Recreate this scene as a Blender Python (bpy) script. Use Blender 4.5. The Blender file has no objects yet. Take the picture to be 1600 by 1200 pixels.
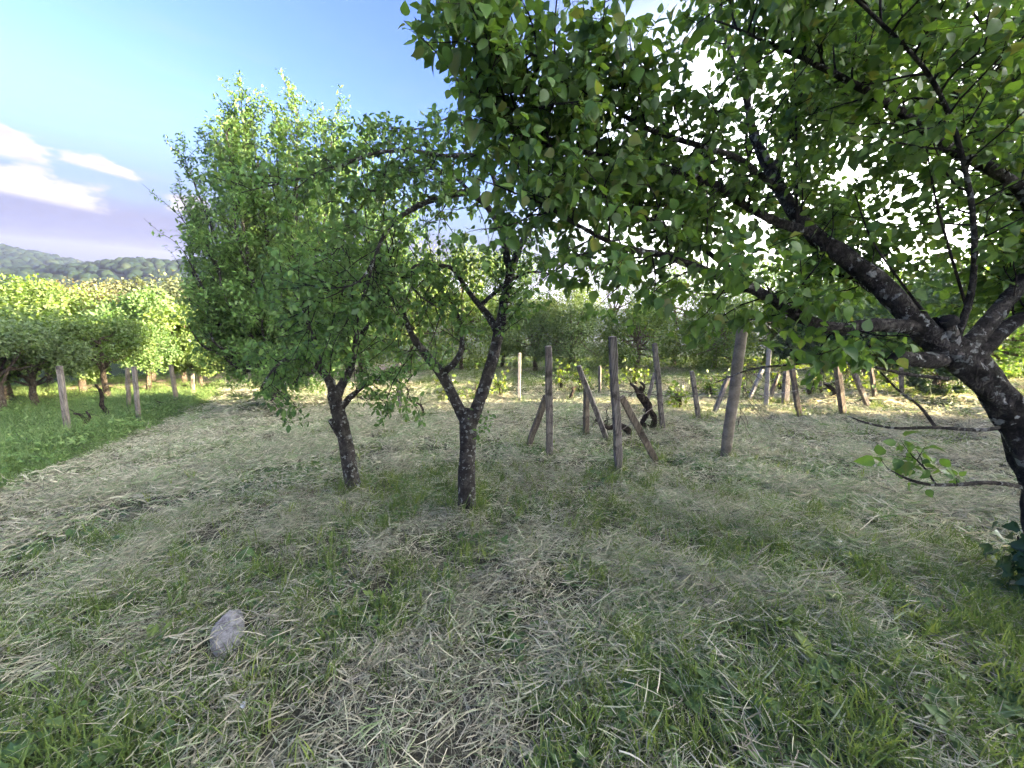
import bpy, math, random
import numpy as np
from mathutils import Vector, Matrix
R_ = math.radians
rng = np.random.default_rng(7)
random.seed(7)
sc = bpy.context.scene
COL = sc.collection

# ------------------------------------------------------------------ camera
F_PX = 600.0                       # focal length in pixels of a 1600 px wide frame
PITCH, ROLL = R_(14.3), R_(5.3)
CAM = np.array([0.0, 0.0, 1.6])
_f = np.array([0, math.cos(PITCH), -math.sin(PITCH)])
_r0 = np.array([1.0, 0, 0]); _u0 = np.array([0, math.sin(PITCH), math.cos(PITCH)])
_R = math.cos(ROLL)*_r0 + math.sin(ROLL)*_u0
_U = -math.sin(ROLL)*_r0 + math.cos(ROLL)*_u0
cd = bpy.data.cameras.new('camera'); cam = bpy.data.objects.new('camera', cd); COL.objects.link(cam)
cd.sensor_width = 36; cd.lens = 36*F_PX/1600; cd.clip_start = 0.05; cd.clip_end = 60000
M = Matrix.Identity(4)
for i in range(3):
    M[i][0] = _R[i]; M[i][1] = _U[i]; M[i][2] = -_f[i]; M[i][3] = CAM[i]
cam.matrix_world = M
sc.camera = cam

# ------------------------------------------------------------------ sky, sun, exposure
SUN_AZ, SUN_EL = R_(98), R_(13)     # azimuth clockwise from the viewing direction (+Y)
SKY_STRENGTH, SUN_STRENGTH, EXPOSURE = 0.050, 3.7, 4.25
sc.view_settings.view_transform = 'Standard'; sc.view_settings.look = 'None'
sc.view_settings.exposure = EXPOSURE; sc.view_settings.gamma = 1
sc.cycles.use_denoising = True; sc.cycles.sample_clamp_indirect = 4.0
sc.cycles.max_bounces = 5; sc.cycles.diffuse_bounces = 3; sc.cycles.glossy_bounces = 2; sc.cycles.transmission_bounces = 3; sc.cycles.transparent_max_bounces = 4
sc.cycles.use_adaptive_sampling = True; sc.cycles.adaptive_threshold = 0.035; sc.cycles.adaptive_min_samples = 16
sc.cycles.volume_bounces = 0
wd = bpy.data.worlds.new('World'); sc.world = wd; wd.use_nodes = True


class NT:
    """tiny node-tree helper"""
    def __init__(s, nt): s.nt = nt
    def n(s, t, **k):
        nd = s.nt.nodes.new(t)
        for a, v in k.items(): setattr(nd, a, v)
        return nd
    def put(s, sock, v):
        if v is None: return
        if hasattr(v, 'is_linked') or isinstance(v, bpy.types.NodeSocket): s.nt.links.new(v, sock)
        else:
            if isinstance(v, (tuple, list)) and len(v) == 3 and sock.type == 'RGBA': v = (*v, 1)
            sock.default_value = v
    def math(s, op, a, b=None, c=None, clamp=False):
        nd = s.n('ShaderNodeMath', operation=op, use_clamp=clamp)
        s.put(nd.inputs[0], a); s.put(nd.inputs[1], b); s.put(nd.inputs[2], c)
        return nd.outputs[0]
    def mix(s, f, a, b, blend='MIX'):
        nd = s.n('ShaderNodeMix', data_type='RGBA', blend_type=blend)
        s.put(nd.inputs['Factor'], f)
        s.put(nd.inputs[6], a); s.put(nd.inputs[7], b)
        return nd.outputs[2]
    def noise(s, vec, scale, detail=3, rough=.5, dim='3D', dist=0):
        nd = s.n('ShaderNodeTexNoise', noise_dimensions=dim)
        if vec is not None: s.put(nd.inputs['Vector'], vec)
        nd.inputs['Scale'].default_value = scale; nd.inputs['Detail'].default_value = detail
        nd.inputs['Roughness'].default_value = rough; nd.inputs['Distortion'].default_value = dist
        return nd.outputs[0]
    def rng(s, v, a, b, c=0.0, d=1.0, smooth=True):
        nd = s.n('ShaderNodeMapRange', interpolation_type='SMOOTHSTEP' if smooth else 'LINEAR')
        s.put(nd.inputs[0], v)
        for i, x in enumerate((a, b, c, d)): s.put(nd.inputs[i+1], x)
        return nd.outputs[0]
    def ramp(s, v, stops):
        nd = s.n('ShaderNodeValToRGB'); s.put(nd.inputs[0], v)
        e = nd.color_ramp.elements
        while len(e) < len(stops): e.new(.5)
        for el, (p, c) in zip(e, stops): el.position = p; el.color = (*c, 1)
        return nd.outputs[0]
    def bump(s, h, strength=.5, dist=.01):
        nd = s.n('ShaderNodeBump'); nd.inputs['Strength'].default_value = strength
        nd.inputs['Distance'].default_value = dist; s.put(nd.inputs['Height'], h)
        return nd.outputs[0]


def build_world():
    t = NT(wd.node_tree); wd.node_tree.nodes.clear()
    sky = t.n('ShaderNodeTexSky', sky_type='NISHITA', sun_disc=False)
    sky.sun_elevation = SUN_EL; sky.sun_rotation = SUN_AZ
    sky.altitude = 300; sky.air_density = 1.0; sky.dust_density = 0.3; sky.ozone_density = 2.0
    tc = t.n('ShaderNodeTexCoord').outputs['Generated']
    sep = t.n('ShaderNodeSeparateXYZ'); t.put(sep.inputs[0], tc)
    x, y, z = sep.outputs
    el = t.math('MULTIPLY', t.math('ARCSINE', z), 180/math.pi)
    az = t.math('MULTIPLY', t.math('ARCTAN2', x, y), 180/math.pi)
    def vec(kx, ky, kz=0.0):
        c = t.n('ShaderNodeCombineXYZ'); t.put(c.inputs[0], t.math('MULTIPLY', az, kx)); t.put(c.inputs[1], t.math('MULTIPLY', el, ky)); c.inputs[2].default_value = kz
        return c.outputs[0]
    n_big = t.noise(vec(.11, .3, 3.1), 1.0, 2, .5)
    n_med = t.noise(vec(.3, .7, 9.3), 1.0, 4, .6)
    # low bank of grey-violet cloud all round the horizon
    top = t.math('ADD', 5.2, t.math('MULTIPLY', t.math('SUBTRACT', n_big, .5), 7))
    bank = t.rng(t.math('SUBTRACT', top, el), -2.0, 2.0)
    # sunlit cumulus heads standing in and above the bank
    def puff(a0, e0, ra, re, tilt=0.0, seed=0.0):
        da = t.math('DIVIDE', t.math('SUBTRACT', az, a0), ra)
        e1 = t.math('SUBTRACT', t.math('SUBTRACT', el, e0), t.math('MULTIPLY', t.math('SUBTRACT', az, a0), tilt))
        de = t.math('DIVIDE', e1, re)
        d = t.math('SQRT', t.math('ADD', t.math('POWER', da, 2.0), t.math('POWER', de, 2.0)))
        d = t.math('ADD', d, t.math('MULTIPLY', t.math('SUBTRACT', n_med, .5), 2.2))
        m = t.rng(d, 1.05, .62)
        return t.math('MULTIPLY', m, t.rng(e1, -re*.5, -re*.15))   # flat, ragged base
    puffs = None
    for p in [(-52.5, 7.6, 4.4, 2.3, -.06), (-45.8, 7.4, 3.2, 1.2, -.12), (-50.2, 4.4, 5.2, 2.3, -.1), (-39.5, 4.9, 2.2, 1.5, 0)]:
        m = puff(*p)
        puffs = m if puffs is None else t.math('MAXIMUM', puffs, m)
    wisps = t.math('MULTIPLY', t.rng(t.noise(vec(.09, .5, 5.5), 1.0, 3, .6), .52, .8), t.rng(el, 32, 8))
    dt = t.n('ShaderNodeVectorMath', operation='DOT_PRODUCT'); t.put(dt.inputs[0], tc)
    dt.inputs[1].default_value = (math.sin(SUN_AZ)*math.cos(SUN_EL), math.cos(SUN_AZ)*math.cos(SUN_EL), math.sin(SUN_EL))
    aura = t.rng(dt.outputs['Value'], math.cos(R_(60)), math.cos(R_(8)))
    veil = t.rng(dt.outputs['Value'], math.cos(R_(100)), math.cos(R_(48)))      # thin veil of high cloud, thicker towards the sun, brightened to light the foreground
    k = 1/SKY_STRENGTH
    col = sky.outputs[0]
    col = t.mix(1.0, col, (.375, .38, .62), 'MULTIPLY')
    e_ = 2**(3.05-EXPOSURE)
    def c(r, g, b): return (r*k, g*k, b*k)
    def ce(r, g, b): return c(r*e_, g*e_, b*e_)
    col = t.mix(t.math('MULTIPLY', t.rng(el, 17, 6), .9), col, ce(.062, .079, .112))     # pale blue towards the horizon
    low = t.rng(el, 34, 13)
    vc = t.mix(low, ce(.098, .118, .145), c(.82, .81, .80))
    vc = t.mix(aura, vc, c(.95, .92, .88))
    col = t.mix(t.math('MULTIPLY', veil, .88), col, vc)
    col = t.mix(t.math('MULTIPLY', wisps, .25), col, ce(.10, .105, .12))
    bk = t.mix(n_med, ce(.060, .062, .094), ce(.076, .074, .106))
    col = t.mix(t.math('MULTIPLY', bank, .9), col, t.mix(veil, bk, c(.36, .35, .35)))
    col = t.mix(puffs, col, t.mix(t.rng(n_med, .3, .65), ce(.118, .113, .138), ce(.150, .143, .148)))
    bg = t.n('ShaderNodeBackground'); t.put(bg.inputs[0], col); bg.inputs[1].default_value = SKY_STRENGTH
    o = t.n('ShaderNodeOutputWorld'); t.nt.links.new(bg.outputs[0], o.inputs[0])
build_world()

sd = bpy.data.lights.new('sun', 'SUN'); sun = bpy.data.objects.new('sun', sd); COL.objects.link(sun)
sd.energy = SUN_STRENGTH; sd.angle = R_(.5); sd.color = (1.0, .80, .52)
sdir = Vector((math.sin(SUN_AZ)*math.cos(SUN_EL), math.cos(SUN_AZ)*math.cos(SUN_EL), math.sin(SUN_EL)))
sun.rotation_euler = sdir.to_track_quat('Z', 'Y').to_euler()
sun.location = (40, 5, 20)

# ------------------------------------------------------------------ geometry helpers
def sstep(a, b, x):
    t = np.clip((np.asarray(x, float)-a)/(b-a), 0, 1); return t*t*(3-2*t)
_ph = rng.uniform(0, 6.28, (60, 3))
def vnoise(x, y, scale, octs=3, seed=0):
    """smooth pseudo noise, about -1..1"""
    x = np.asarray(x, float)*scale; y = np.asarray(y, float)*scale; s = 0; a = 1; tot = 0
    for o in range(octs):
        p = _ph[(seed*7+o*5) % 56:][:4]
        s = s + a*(np.sin(x*1.0+y*.6+p[0, 0])*np.sin(y*1.1-x*.45+p[0, 1]) + .6*np.sin(x*1.7-y*1.3+p[1, 0]+np.sin(y*.8+p[1, 1])))
        tot += a*1.4; a *= .55; x = x*2.03+3.1; y = y*1.97-1.7
    return s/tot

def terrain(x, y):
    x = np.asarray(x, float); y = np.asarray(y, float)
    r = np.hypot(x, y)+1e-6; az = np.degrees(np.arctan2(x, y))
    rn = np.minimum(r, 26.0)
    z = (.115*x-.12*y)*rn/r
    z = z + .022*vnoise(x, y, 1.3, 3, 1)*sstep(.8, 2, r)*(1-sstep(30, 60, r)) + .05*vnoise(x, y, .35, 2, 2)*sstep(5, 9, r)*(1-sstep(30, 60, r))
    front = (1-sstep(15, 60, az))*sstep(-175, -110, az)       # the valley side
    z = z - sstep(22, 240, r)*(44*front+4)
    z = z + 6*vnoise(x, y, .02, 3, 3)*sstep(80, 300, r)*(1-sstep(2500, 4000, r))
    # wooded spur across the valley
    crest2 = np.interp(az, [-100, -62, -52, -50, -44.5, -40, -34, -20, 0, 40, 90], [-60, -50, -34, -28, -13, -11, -11, -14, -20, -15, -5])
    g2 = np.exp(-((r-640)/190.)**2)
    z = z*(1-g2) + crest2*g2
    crest1 = np.interp(az, [-120, -75, -60, -54, -51.5, -49.5, -47, -44, -30], [10, 4, -6, -17, -22, -31, -42, -60, -80])
    g1 = np.exp(-((r-1150)/260.)**2)*(az < -20)
    z = z*(1-g1)+np.maximum(z, crest1)*g1
    far = sstep(1500, 3200, r)
    return z*(1-far) + (-95)*far

def ray(px, py): return _f+(px-800)/F_PX*_R+(600-py)/F_PX*_U
def P(px, py, d): return CAM+d*ray(px, py)
def to_px(p):
    q = np.asarray(p)-CAM; d = q@_f; d = np.where(d > .02, d, .02)
    return 800+F_PX*(q@_R)/d, 600-F_PX*(q@_U)/d, q@_f
def on_ground(px, py):
    d = ray(px, py); t = 1.0; p = CAM
    for _ in range(4000):
        p = CAM+d*t
        gap = p[2]-float(terrain(p[0], p[1]))
        if gap < .001: break
        t += max(gap*.35, .0015)
    return p

class Buf:
    """collects geometry, then becomes ONE mesh object"""
    def __init__(s): s.v = []; s.f = []; s.n = []; s.a = []; s.off = 0
    def add(s, v, f, a=0.0):
        v = np.asarray(v, np.float32); f = np.asarray(f, np.int64)
        s.v.append(v); s.f.append((f+s.off).ravel()); s.n.append(np.full(len(f), f.shape[1], np.int32))
        s.a.append(np.broadcast_to(np.asarray(a, np.float32), (len(v),)) if np.ndim(a) < 2 else a)
        s.off += len(v)
    def mesh(s, name, mat=None, smooth=True):
        me = bpy.data.meshes.new(name)
        if s.v:
            v = np.concatenate(s.v); f = np.concatenate(s.f).astype(np.int32); n = np.concatenate(s.n); a = np.concatenate(s.a)
            me.vertices.add(len(v)); me.vertices.foreach_set('co', v.ravel())
            me.loops.add(len(f)); me.loops.foreach_set('vertex_index', f)
            me.polygons.add(len(n))
            st = np.zeros(len(n), np.int32); st[1:] = np.cumsum(n)[:-1]
            me.polygons.foreach_set('loop_start', st)
            at = me.attributes.new('v', 'FLOAT', 'POINT'); at.data.foreach_set('value', a.astype(np.float32))
            me.update(calc_edges=True)
            me.polygons.foreach_set('use_smooth', np.full(len(n), smooth))
        if mat: me.materials.append(mat)
        return me
    def build(s, name, mat, parent=None, smooth=True, kind=None):
        o = bpy.data.objects.new(name, s.mesh(name, mat, smooth)); COL.objects.link(o)
        if parent is not None:
            o.parent = parent; o.matrix_parent_inverse = parent.matrix_basis.inverted()
        if kind: o['kind'] = kind
        return o
    def tris(s): return sum(int((n-2).sum()) for n in s.n)

def tag(o, label, cat, group=None, kind=None):
    if label: o['label'] = label
    if cat: o['category'] = cat
    if group: o['group'] = group
    if kind: o['kind'] = kind
    return o
def empty(name, loc, label=None, cat=None, group=None):
    o = bpy.data.objects.new(name, None); COL.objects.link(o); o.location = tuple(float(c) for c in loc)
    o.empty_display_size = .2
    return tag(o, label, cat, group)

def resample(pts, rad, step):
    """Catmull-Rom through the control points"""
    pts = np.asarray(pts, float); rad = np.asarray(rad, float)
    if len(pts) < 3:
        n = max(2, int(np.linalg.norm(pts[1]-pts[0])/step)+1); t = np.linspace(0, 1, n)[:, None]
        return pts[0]*(1-t)+pts[-1]*t, np.linspace(rad[0], rad[-1], n)
    e = np.vstack([2*pts[0]-pts[1], pts, 2*pts[-1]-pts[-2]]); op = []; orr = []
    for i in range(len(pts)-1):
        p0, p1, p2, p3 = e[i:i+4]
        n = max(1, int(np.linalg.norm(p2-p1)/step)); t = (np.arange(n)/n)[:, None]
        op.append(.5*((2*p1)+(-p0+p2)*t+(2*p0-5*p1+4*p2-p3)*t*t+(-p0+3*p1-3*p2+p3)*t**3))
        orr.append(rad[i]+(rad[i+1]-rad[i])*t[:, 0])
    op.append(pts[-1:]); orr.append(rad[-1:])
    return np.concatenate(op), np.concatenate(orr)

def tube(buf, pts, rad, sides=6, rough=0.0, cap=True, a=0.0, seed=0):
    pts = np.asarray(pts, float); rad = np.asarray(rad, float); n = len(pts)
    tan = np.gradient(pts, axis=0); tan /= np.linalg.norm(tan, axis=1)[:, None]+1e-9
    ref = np.array([.31, .85, .42]) if abs(tan.mean(0)@np.array([.31, .85, .42])) < .8 else np.array([.9, -.2, .3])
    b1 = np.cross(tan, ref); b1 /= np.linalg.norm(b1, axis=1)[:, None]+1e-9
    b2 = np.cross(tan, b1)
    th = np.linspace(0, 2*np.pi, sides, endpoint=False)
    rr = rad[:, None]*np.ones((1, sides))
    if rough:
        s = np.cumsum(np.r_[0, np.linalg.norm(np.diff(pts, axis=0), axis=1)])[:, None]
        q = seed*1.7
        k = 1/np.maximum(rad.mean(), .01)
        rr = rr*(1+rough*(.55*np.sin(2*th+s*k*.22+q)+.5*np.sin(3*th-s*k*.5+q*2)*np.sin(s*k*.31+q)+.45*np.sin(5*th+s*k*.9+q)+.3*np.sin(7*th-s*k*1.7+q*3)*np.sin(s*k*.77)+.3*np.sin(s*k*1.3+q)))
    v = pts[:, None, :]+rr[..., None]*(np.cos(th)[None, :, None]*b1[:, None, :]+np.sin(th)[None, :, None]*b2[:, None, :])
    v = v.reshape(-1, 3)
    i = np.arange(n-1)[:, None]*sides; j = np.arange(sides)[None, :]; k2 = (j+1) % sides
    f = np.stack([i+j, i+k2, i+sides+k2, i+sides+j], -1).reshape(-1, 4)
    buf.add(v, f, a)
    if cap:
        c = np.vstack([v[-sides:], pts[-1]+tan[-1]*rad[-1]*.25]); jj = np.arange(sides)
        buf.add(c, np.stack([jj, (jj+1) % sides, np.full(sides, sides)], -1), a)

# leaf templates: (verts in leaf space: x across, y along, z normal; faces)
def leaf_template(prof, fold=.25, curl=.25, petiole=0.0):
    """prof: list of (t along, half width)."""
    v = []; f = []
    for t, w in prof:
        z = -curl*t*t
        v += [(-w, t+petiole, z+fold*w), (0, t+petiole, z), (w, t+petiole, z+fold*w)]
    tri = []
    for i in range(len(prof)-1):
        a = 3*i
        for l, m in ((0, 1), (1, 2)):
            p = [a+l, a+m, a+3+m, a+3+l]
            tri += [(p[0], p[1], p[2]), (p[0], p[2], p[3])]
    v = np.array(v, float)
    keep = []
    for t_ in tri:
        q = v[list(t_)]
        if np.linalg.norm(np.cross(q[1]-q[0], q[2]-q[0])) > 1e-7: keep.append(t_)
    if petiole:
        b = len(v); v = np.vstack([v, [(-.012, 0, .02), (.012, 0, .02), (0, petiole+.02, 0)]]); keep.append((b, b+1, b+2))
    return v, np.array(keep)
_al = [(0, 0), (.1, .29), (.4, .42), (.74, .25), (1.04, 0)]
_ap = [(0, 0), (.07, .24), (.25, .40), (.48, .40), (.7, .28), (.88, .1), (1.04, 0)]
APRICOT = leaf_template(_ap, .22, .22, .38)
APRICOTS = [APRICOT, leaf_template(_ap, .55, .45, .34), leaf_template([(t, w*.86) for t, w in _ap], .05, -.12, .4), leaf_template([(t, w*.92) for t, w in _ap], .8, .12, .36), leaf_template([(t, w*1.06) for t, w in _ap], -.15, .6, .3)]
APRICOTS_LIGHT = [leaf_template(_al, .22, .22, .38), leaf_template(_al, .55, .45, .34), leaf_template([(t, w*.86) for t, w in _al], .05, -.12, .4), leaf_template([(t, w*.92) for t, w in _al], .8, .12, .36), leaf_template([(t, w*1.06) for t, w in _al], -.15, .6, .3)]
PLUM = leaf_template([(0, 0), (.25, .2), (.58, .27), (.85, .15), (1, 0)], .3, .25, .15)
NARROW = leaf_template([(0, 0), (.5, .23), (1, 0)], .3, .2)
SIMPLE = leaf_template([(0, 0), (.45, .3), (1, 0)], .25, .15)
TINY = (np.array([(0, 0, 0), (-.3, .5, .08), (0, 1, -.08), (.3, .5, .08)], float), np.array([(0, 1, 2), (0, 2, 3)]))
IVY = leaf_template([(0, 0), (-.05, .3), (.2, .46), (.38, .3), (.6, .24), (1, 0)], .12, .12, .1)
BROAD = leaf_template([(0, .02), (.25, .11), (.6, .17), (.85, .12), (1, 0)], .35, .35)

def frames(d, nrm):
    d = d/(np.linalg.norm(d, axis=1)[:, None]+1e-9)
    x = np.cross(d, nrm); x /= np.linalg.norm(x, axis=1)[:, None]+1e-9
    z = np.cross(x, d)
    return x, d, z
def rib_tone(v): return np.where(np.abs(v[:, 0]) < .02, .13, -.03)     # paler midrib
def leaves_into(buf, tpl, pos, d, nrm, size, var):
    if isinstance(tpl, list):
        pick = np.arange(len(pos)) % len(tpl)
        for i, q in enumerate(tpl): k = pick == i; leaves_into(buf, q, pos[k], d[k], nrm[k], size[k], var[k])
        return
    v, f = tpl; n = len(pos)
    if n == 0: return
    x, y, z = frames(d, nrm)
    V = pos[:, None, :]+size[:, None, None]*(v[None, :, 0:1]*x[:, None]+v[None, :, 1:2]*y[:, None]+v[None, :, 2:3]*z[:, None])
    Fi = f[None]+np.arange(n)[:, None, None]*len(v)
    buf.add(V.reshape(-1, 3), Fi.reshape(-1, 3), (var[:, None]+rib_tone(v)[None]).ravel())

# ------------------------------------------------------------------ materials
def new_mat(name):
    m = bpy.data.materials.new(name); m.use_nodes = True; m.node_tree.nodes.clear(); return m, NT(m.node_tree)
def principled(t, col, rough=.8, normal=None, spec=.3):
    b = t.n('ShaderNodeBsdfPrincipled'); t.put(b.inputs['Base Color'], col); t.put(b.inputs['Roughness'], rough)
    b.inputs['Specular IOR Level'].default_value = spec
    if normal is not None: t.put(b.inputs['Normal'], normal)
    return b.outputs[0]
def out(t, sh): o = t.n('ShaderNodeOutputMaterial'); t.nt.links.new(sh, o.inputs[0])

def leaf_mat(name, stops, trans=.35, tcol=(1.5, 1.35, .5), rough=.5, src='attr', spec=.35, veins=False):
    m, t = new_mat(name)
    if src == 'attr':
        a = t.n('ShaderNodeAttribute', attribute_name='v').outputs['Fac']
    else:
        a = t.math('ADD', t.n('ShaderNodeObjectInfo').outputs['Random'], t.n('ShaderNodeAttribute', attribute_name='v').outputs['Fac'])
    if src == 'inst':
        a0 = t.n('ShaderNodeAttribute', attribute_name='v').outputs['Fac']
        a1 = t.n('ShaderNodeAttribute', attribute_name='iv', attribute_type='INSTANCER').outputs['Fac']
        a = t.math('ADD', t.math('MULTIPLY', a0, .5), t.math('MULTIPLY', a1, .5))
    col = t.ramp(a, stops)
    g = t.n('ShaderNodeNewGeometry')
    bl = t.noise(t.n('ShaderNodeTexCoord').outputs['Object'], 60, 3, .6)      # blotchy blade
    col = t.mix(t.rng(bl, .35, .75, 0, .45), col, t.mix(1.0, col, (.62, .7, .6), 'MULTIPLY'))
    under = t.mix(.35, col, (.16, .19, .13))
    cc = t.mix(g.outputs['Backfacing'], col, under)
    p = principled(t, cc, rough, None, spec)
    if trans:
        tr = t.n('ShaderNodeBsdfTranslucent'); t.put(tr.inputs[0], t.mix(1.0, col, tcol, 'MULTIPLY'))
        mx = t.n('ShaderNodeMixShader'); mx.inputs[0].default_value = trans
        t.nt.links.new(p, mx.inputs[1]); t.nt.links.new(tr.outputs[0], mx.inputs[2]); p = mx.outputs[0]
    out(t, p); return m

def bark_mat(name, dark, light, lichen, lich_amt=.5, scale=1.0, red=False):
    m, t = new_mat(name)
    tc = t.n('ShaderNodeTexCoord').outputs['Object']
    mp = t.n('ShaderNodeMapping'); t.put(mp.inputs[0], tc); mp.inputs['Scale'].default_value = (1, 1, .45)
    rd = t.noise(mp.outputs[0], 46*scale, 5, .65, dist=1.6)
    crack = t.rng(t.math('ABSOLUTE', t.math('SUBTRACT', rd, .5)), 0, .07)
    n1 = t.noise(tc, 14*scale, 5, .65); n2 = t.noise(tc, 60*scale, 4, .6); n3 = t.noise(tc, 9*scale, 4, .7)
    col = t.mix(t.rng(n1, .35, .7), dark, light)
    col = t.mix(t.math('MULTIPLY', t.math('SUBTRACT', 1, crack), .6), col, tuple(c*.5 for c in dark))
    n4 = t.noise(tc, 26*scale, 5, .55)
    lm = t.math('MULTIPLY', t.rng(n4, .60-.06*lich_amt, .635-.06*lich_amt), t.rng(n3, .56-.25*lich_amt, .66-.25*lich_amt))
    col = t.mix(lm, col, t.mix(n2, lichen, tuple(c*.65 for c in lichen)))
    if red:
        z = t.n('ShaderNodeSeparateXYZ'); t.put(z.inputs[0], tc)
        rm = t.math('MULTIPLY', t.rng(t.math('ADD', z.outputs[2], t.math('MULTIPLY', n1, .06)), .12, .07), t.rng(z.outputs[0], .0, .02))
        col = t.mix(t.math('MULTIPLY', rm, .8), col, (.34, .10, .05))
    h = t.math('ADD', t.math('MULTIPLY', crack, .6), t.math('ADD', t.math('MULTIPLY', n2, .5), t.math('MULTIPLY', n1, .8)))
    out(t, principled(t, col, .9, t.bump(h, 1., .02), .2)); return m

BARK = bark_mat('bark_apricot', (.020, .017, .015), (.10, .088, .078), (.27, .275, .26), .6, .8)
BARK_P = bark_mat('bark_plum', (.03, .026, .023), (.11, .098, .088), (.30, .315, .30), .55, 1.1, red=True)
BARK_F = bark_mat('bark_far', (.08, .065, .05), (.22, .17, .125), (.3, .3, .27), .3)
BARK_T = bark_mat('bark_twig', (.018, .014, .013), (.05, .04, .036), (.2, .2, .19), .1)

def plain_mat(name, c1, c2, scale=20, rough=.9, bump=.4, spec=.2):
    m, t = new_mat(name); tc = t.n('ShaderNodeTexCoord').outputs['Object']
    n1 = t.noise(tc, scale, 5, .65); n2 = t.noise(tc, scale*6, 3, .6)
    col = t.mix(t.rng(t.math('ADD', t.math('MULTIPLY', n1, .7), t.math('MULTIPLY', n2, .3)), .35, .65), c1, c2)
    out(t, principled(t, col, rough, t.bump(t.math('ADD', n1, n2), bump, .01), spec)); return m
CUT = plain_mat('charred_cut', (.006, .006, .006), (.02, .018, .017), 40)

G_AP = [(0, (0.051, 0.112, 0.032)), (.5, (0.087, 0.173, 0.043)), (.85, (0.127, 0.227, 0.051)), (1, (0.187, 0.216, 0.072))]
LEAF_AP = leaf_mat('leaf_apricot', G_AP, .5)
LEAF_AP1 = leaf_mat('leaf_apricot_single', G_AP, .5, src='obj')
LEAF_PL = leaf_mat('leaf_plum', [(0, (0.049, 0.110, 0.034)), (.6, (0.087, 0.176, 0.046)), (1, (0.144, 0.238, 0.065))], .42)
LEAF_PL1 = leaf_mat('leaf_plum_single', [(0, (0.049, 0.110, 0.034)), (.6, (0.087, 0.176, 0.046)), (1, (0.144, 0.238, 0.065))], .42, src='obj')
LEAF_D = leaf_mat('leaf_cherry_plum', [(0, (0.061, 0.133, 0.038)), (.6, (0.107, 0.209, 0.055)), (1, (0.173, 0.273, 0.079))], .42)
LEAF_LIME = leaf_mat('leaf_lime', [(0, (.07, .135, .022)), (.6, (.12, .20, .032)), (1, (.19, .25, .045))], .4)
LEAF_OLIVE = leaf_mat('leaf_olive', [(0, (.05, .075, .028)), (.6, (.085, .105, .04)), (1, (.13, .13, .055))], .3)
LEAF_BROWN = leaf_mat('leaf_russet', [(0, (.085, .075, .035)), (.6, (.125, .105, .045)), (1, (.13, .145, .05))], .3, tcol=(1.3, 1.15, .6))
LEAF_PALE = leaf_mat('leaf_pale', [(0, (0.081, 0.138, 0.053)), (.6, (0.138, 0.213, 0.075)), (1, (0.225, 0.294, 0.106))], .4)
LEAF_DARK = leaf_mat('leaf_dark', [(0, (0.021, 0.047, 0.017)), (.6, (0.041, 0.083, 0.026)), (1, (0.071, 0.118, 0.035))], .3)
LEAF_IVY = leaf_mat('leaf_ivy', [(0, (.018, .05, .02)), (.6, (.03, .075, .03)), (1, (.06, .11, .04))], .2, rough=.4, src='obj')

# ------------------------------------------------------------------ ground
def ground_mat():
    m, t = new_mat('mown_ground')
    pos = t.n('ShaderNodeNewGeometry').outputs['Position']
    big = t.noise(pos, .55, 4, .6); med = t.noise(pos, 4.0, 5, .65)
    mp = t.n('ShaderNodeMapping'); t.put(mp.inputs[0], pos); mp.inputs['Rotation'].default_value = (0, 0, .5); mp.inputs['Scale'].default_value = (1, 3.2, 1)
    streak = t.noise(mp.outputs[0], 22, 5, .7, dist=1.2); fine = t.noise(pos, 130, 4, .7)
    hay = t.ramp(t.math('ADD', t.math('MULTIPLY', streak, .6), t.math('MULTIPLY', fine, .4)),
                 [(.34, (.022, .020, .014)), (.5, (.075, .07, .05)), (.62, (.17, .16, .12)), (.78, (.30, .285, .23))])
    grn = t.ramp(t.math('ADD', t.math('MULTIPLY', streak, .5), t.math('MULTIPLY', fine, .5)),
                 [(.34, (.02, .035, .012)), (.5, (.055, .085, .025)), (.7, (.14, .18, .06))])
    near = t.mix(t.rng(t.math('ADD', t.math('MULTIPLY', big, .6), t.math('MULTIPLY', med, .4)), .44, .6), hay, grn)
    far = t.mix(t.noise(pos, .01, 4, .6), (.015, .027, .012), (.03, .042, .018))  # ground past the clearing darkened, cloud shade painted into its colour
    r = t.n('ShaderNodeVectorMath', operation='LENGTH'); t.put(r.inputs[0], pos)
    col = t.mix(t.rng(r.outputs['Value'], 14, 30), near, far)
    plain = t.mix(t.rng(t.noise(pos, .0012, 5, .7), .4, .65), (.05, .075, .035), (.12, .13, .07))
    col = t.mix(t.rng(r.outputs['Value'], 1500, 2600), col, plain)
    h = t.math('ADD', streak, t.math('MULTIPLY', fine, .6))
    out(t, principled(t, col, .95, t.bump(h, .7, .02), .1)); return m
GROUND = ground_mat()

def build_ground():
    rr = np.concatenate([[0.0], np.geomspace(.35, 24, 150), np.geomspace(25, 30000, 110)])
    aa = np.radians(np.concatenate([np.arange(-180, -62, 4), np.arange(-62, 62, .5), np.arange(62, 180, 4)]))
    Rr, Aa = np.meshgrid(rr[1:], aa, indexing='ij')
    x = Rr*np.sin(Aa); y = Rr*np.cos(Aa); z = terrain(x, y)
    v = np.stack([x, y, z], -1).reshape(-1, 3); na = len(aa); nr = len(rr)-1
    i = np.arange(nr-1)[:, None]*na; j = np.arange(na)[None]; k = (j+1) % na
    f = np.stack([i+j, i+na+j, i+na+k, i+k], -1).reshape(-1, 4)[:, ::-1]
    b = Buf(); b.add(v, f)
    c = len(v); b.add(np.vstack([v[:na], [[0, 0, float(terrain(0, 0))]]]), np.stack([np.arange(na), (np.arange(na)+1) % na, np.full(na, na)], -1)[:, ::-1])
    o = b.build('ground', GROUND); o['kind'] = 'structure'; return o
build_ground()

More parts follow.
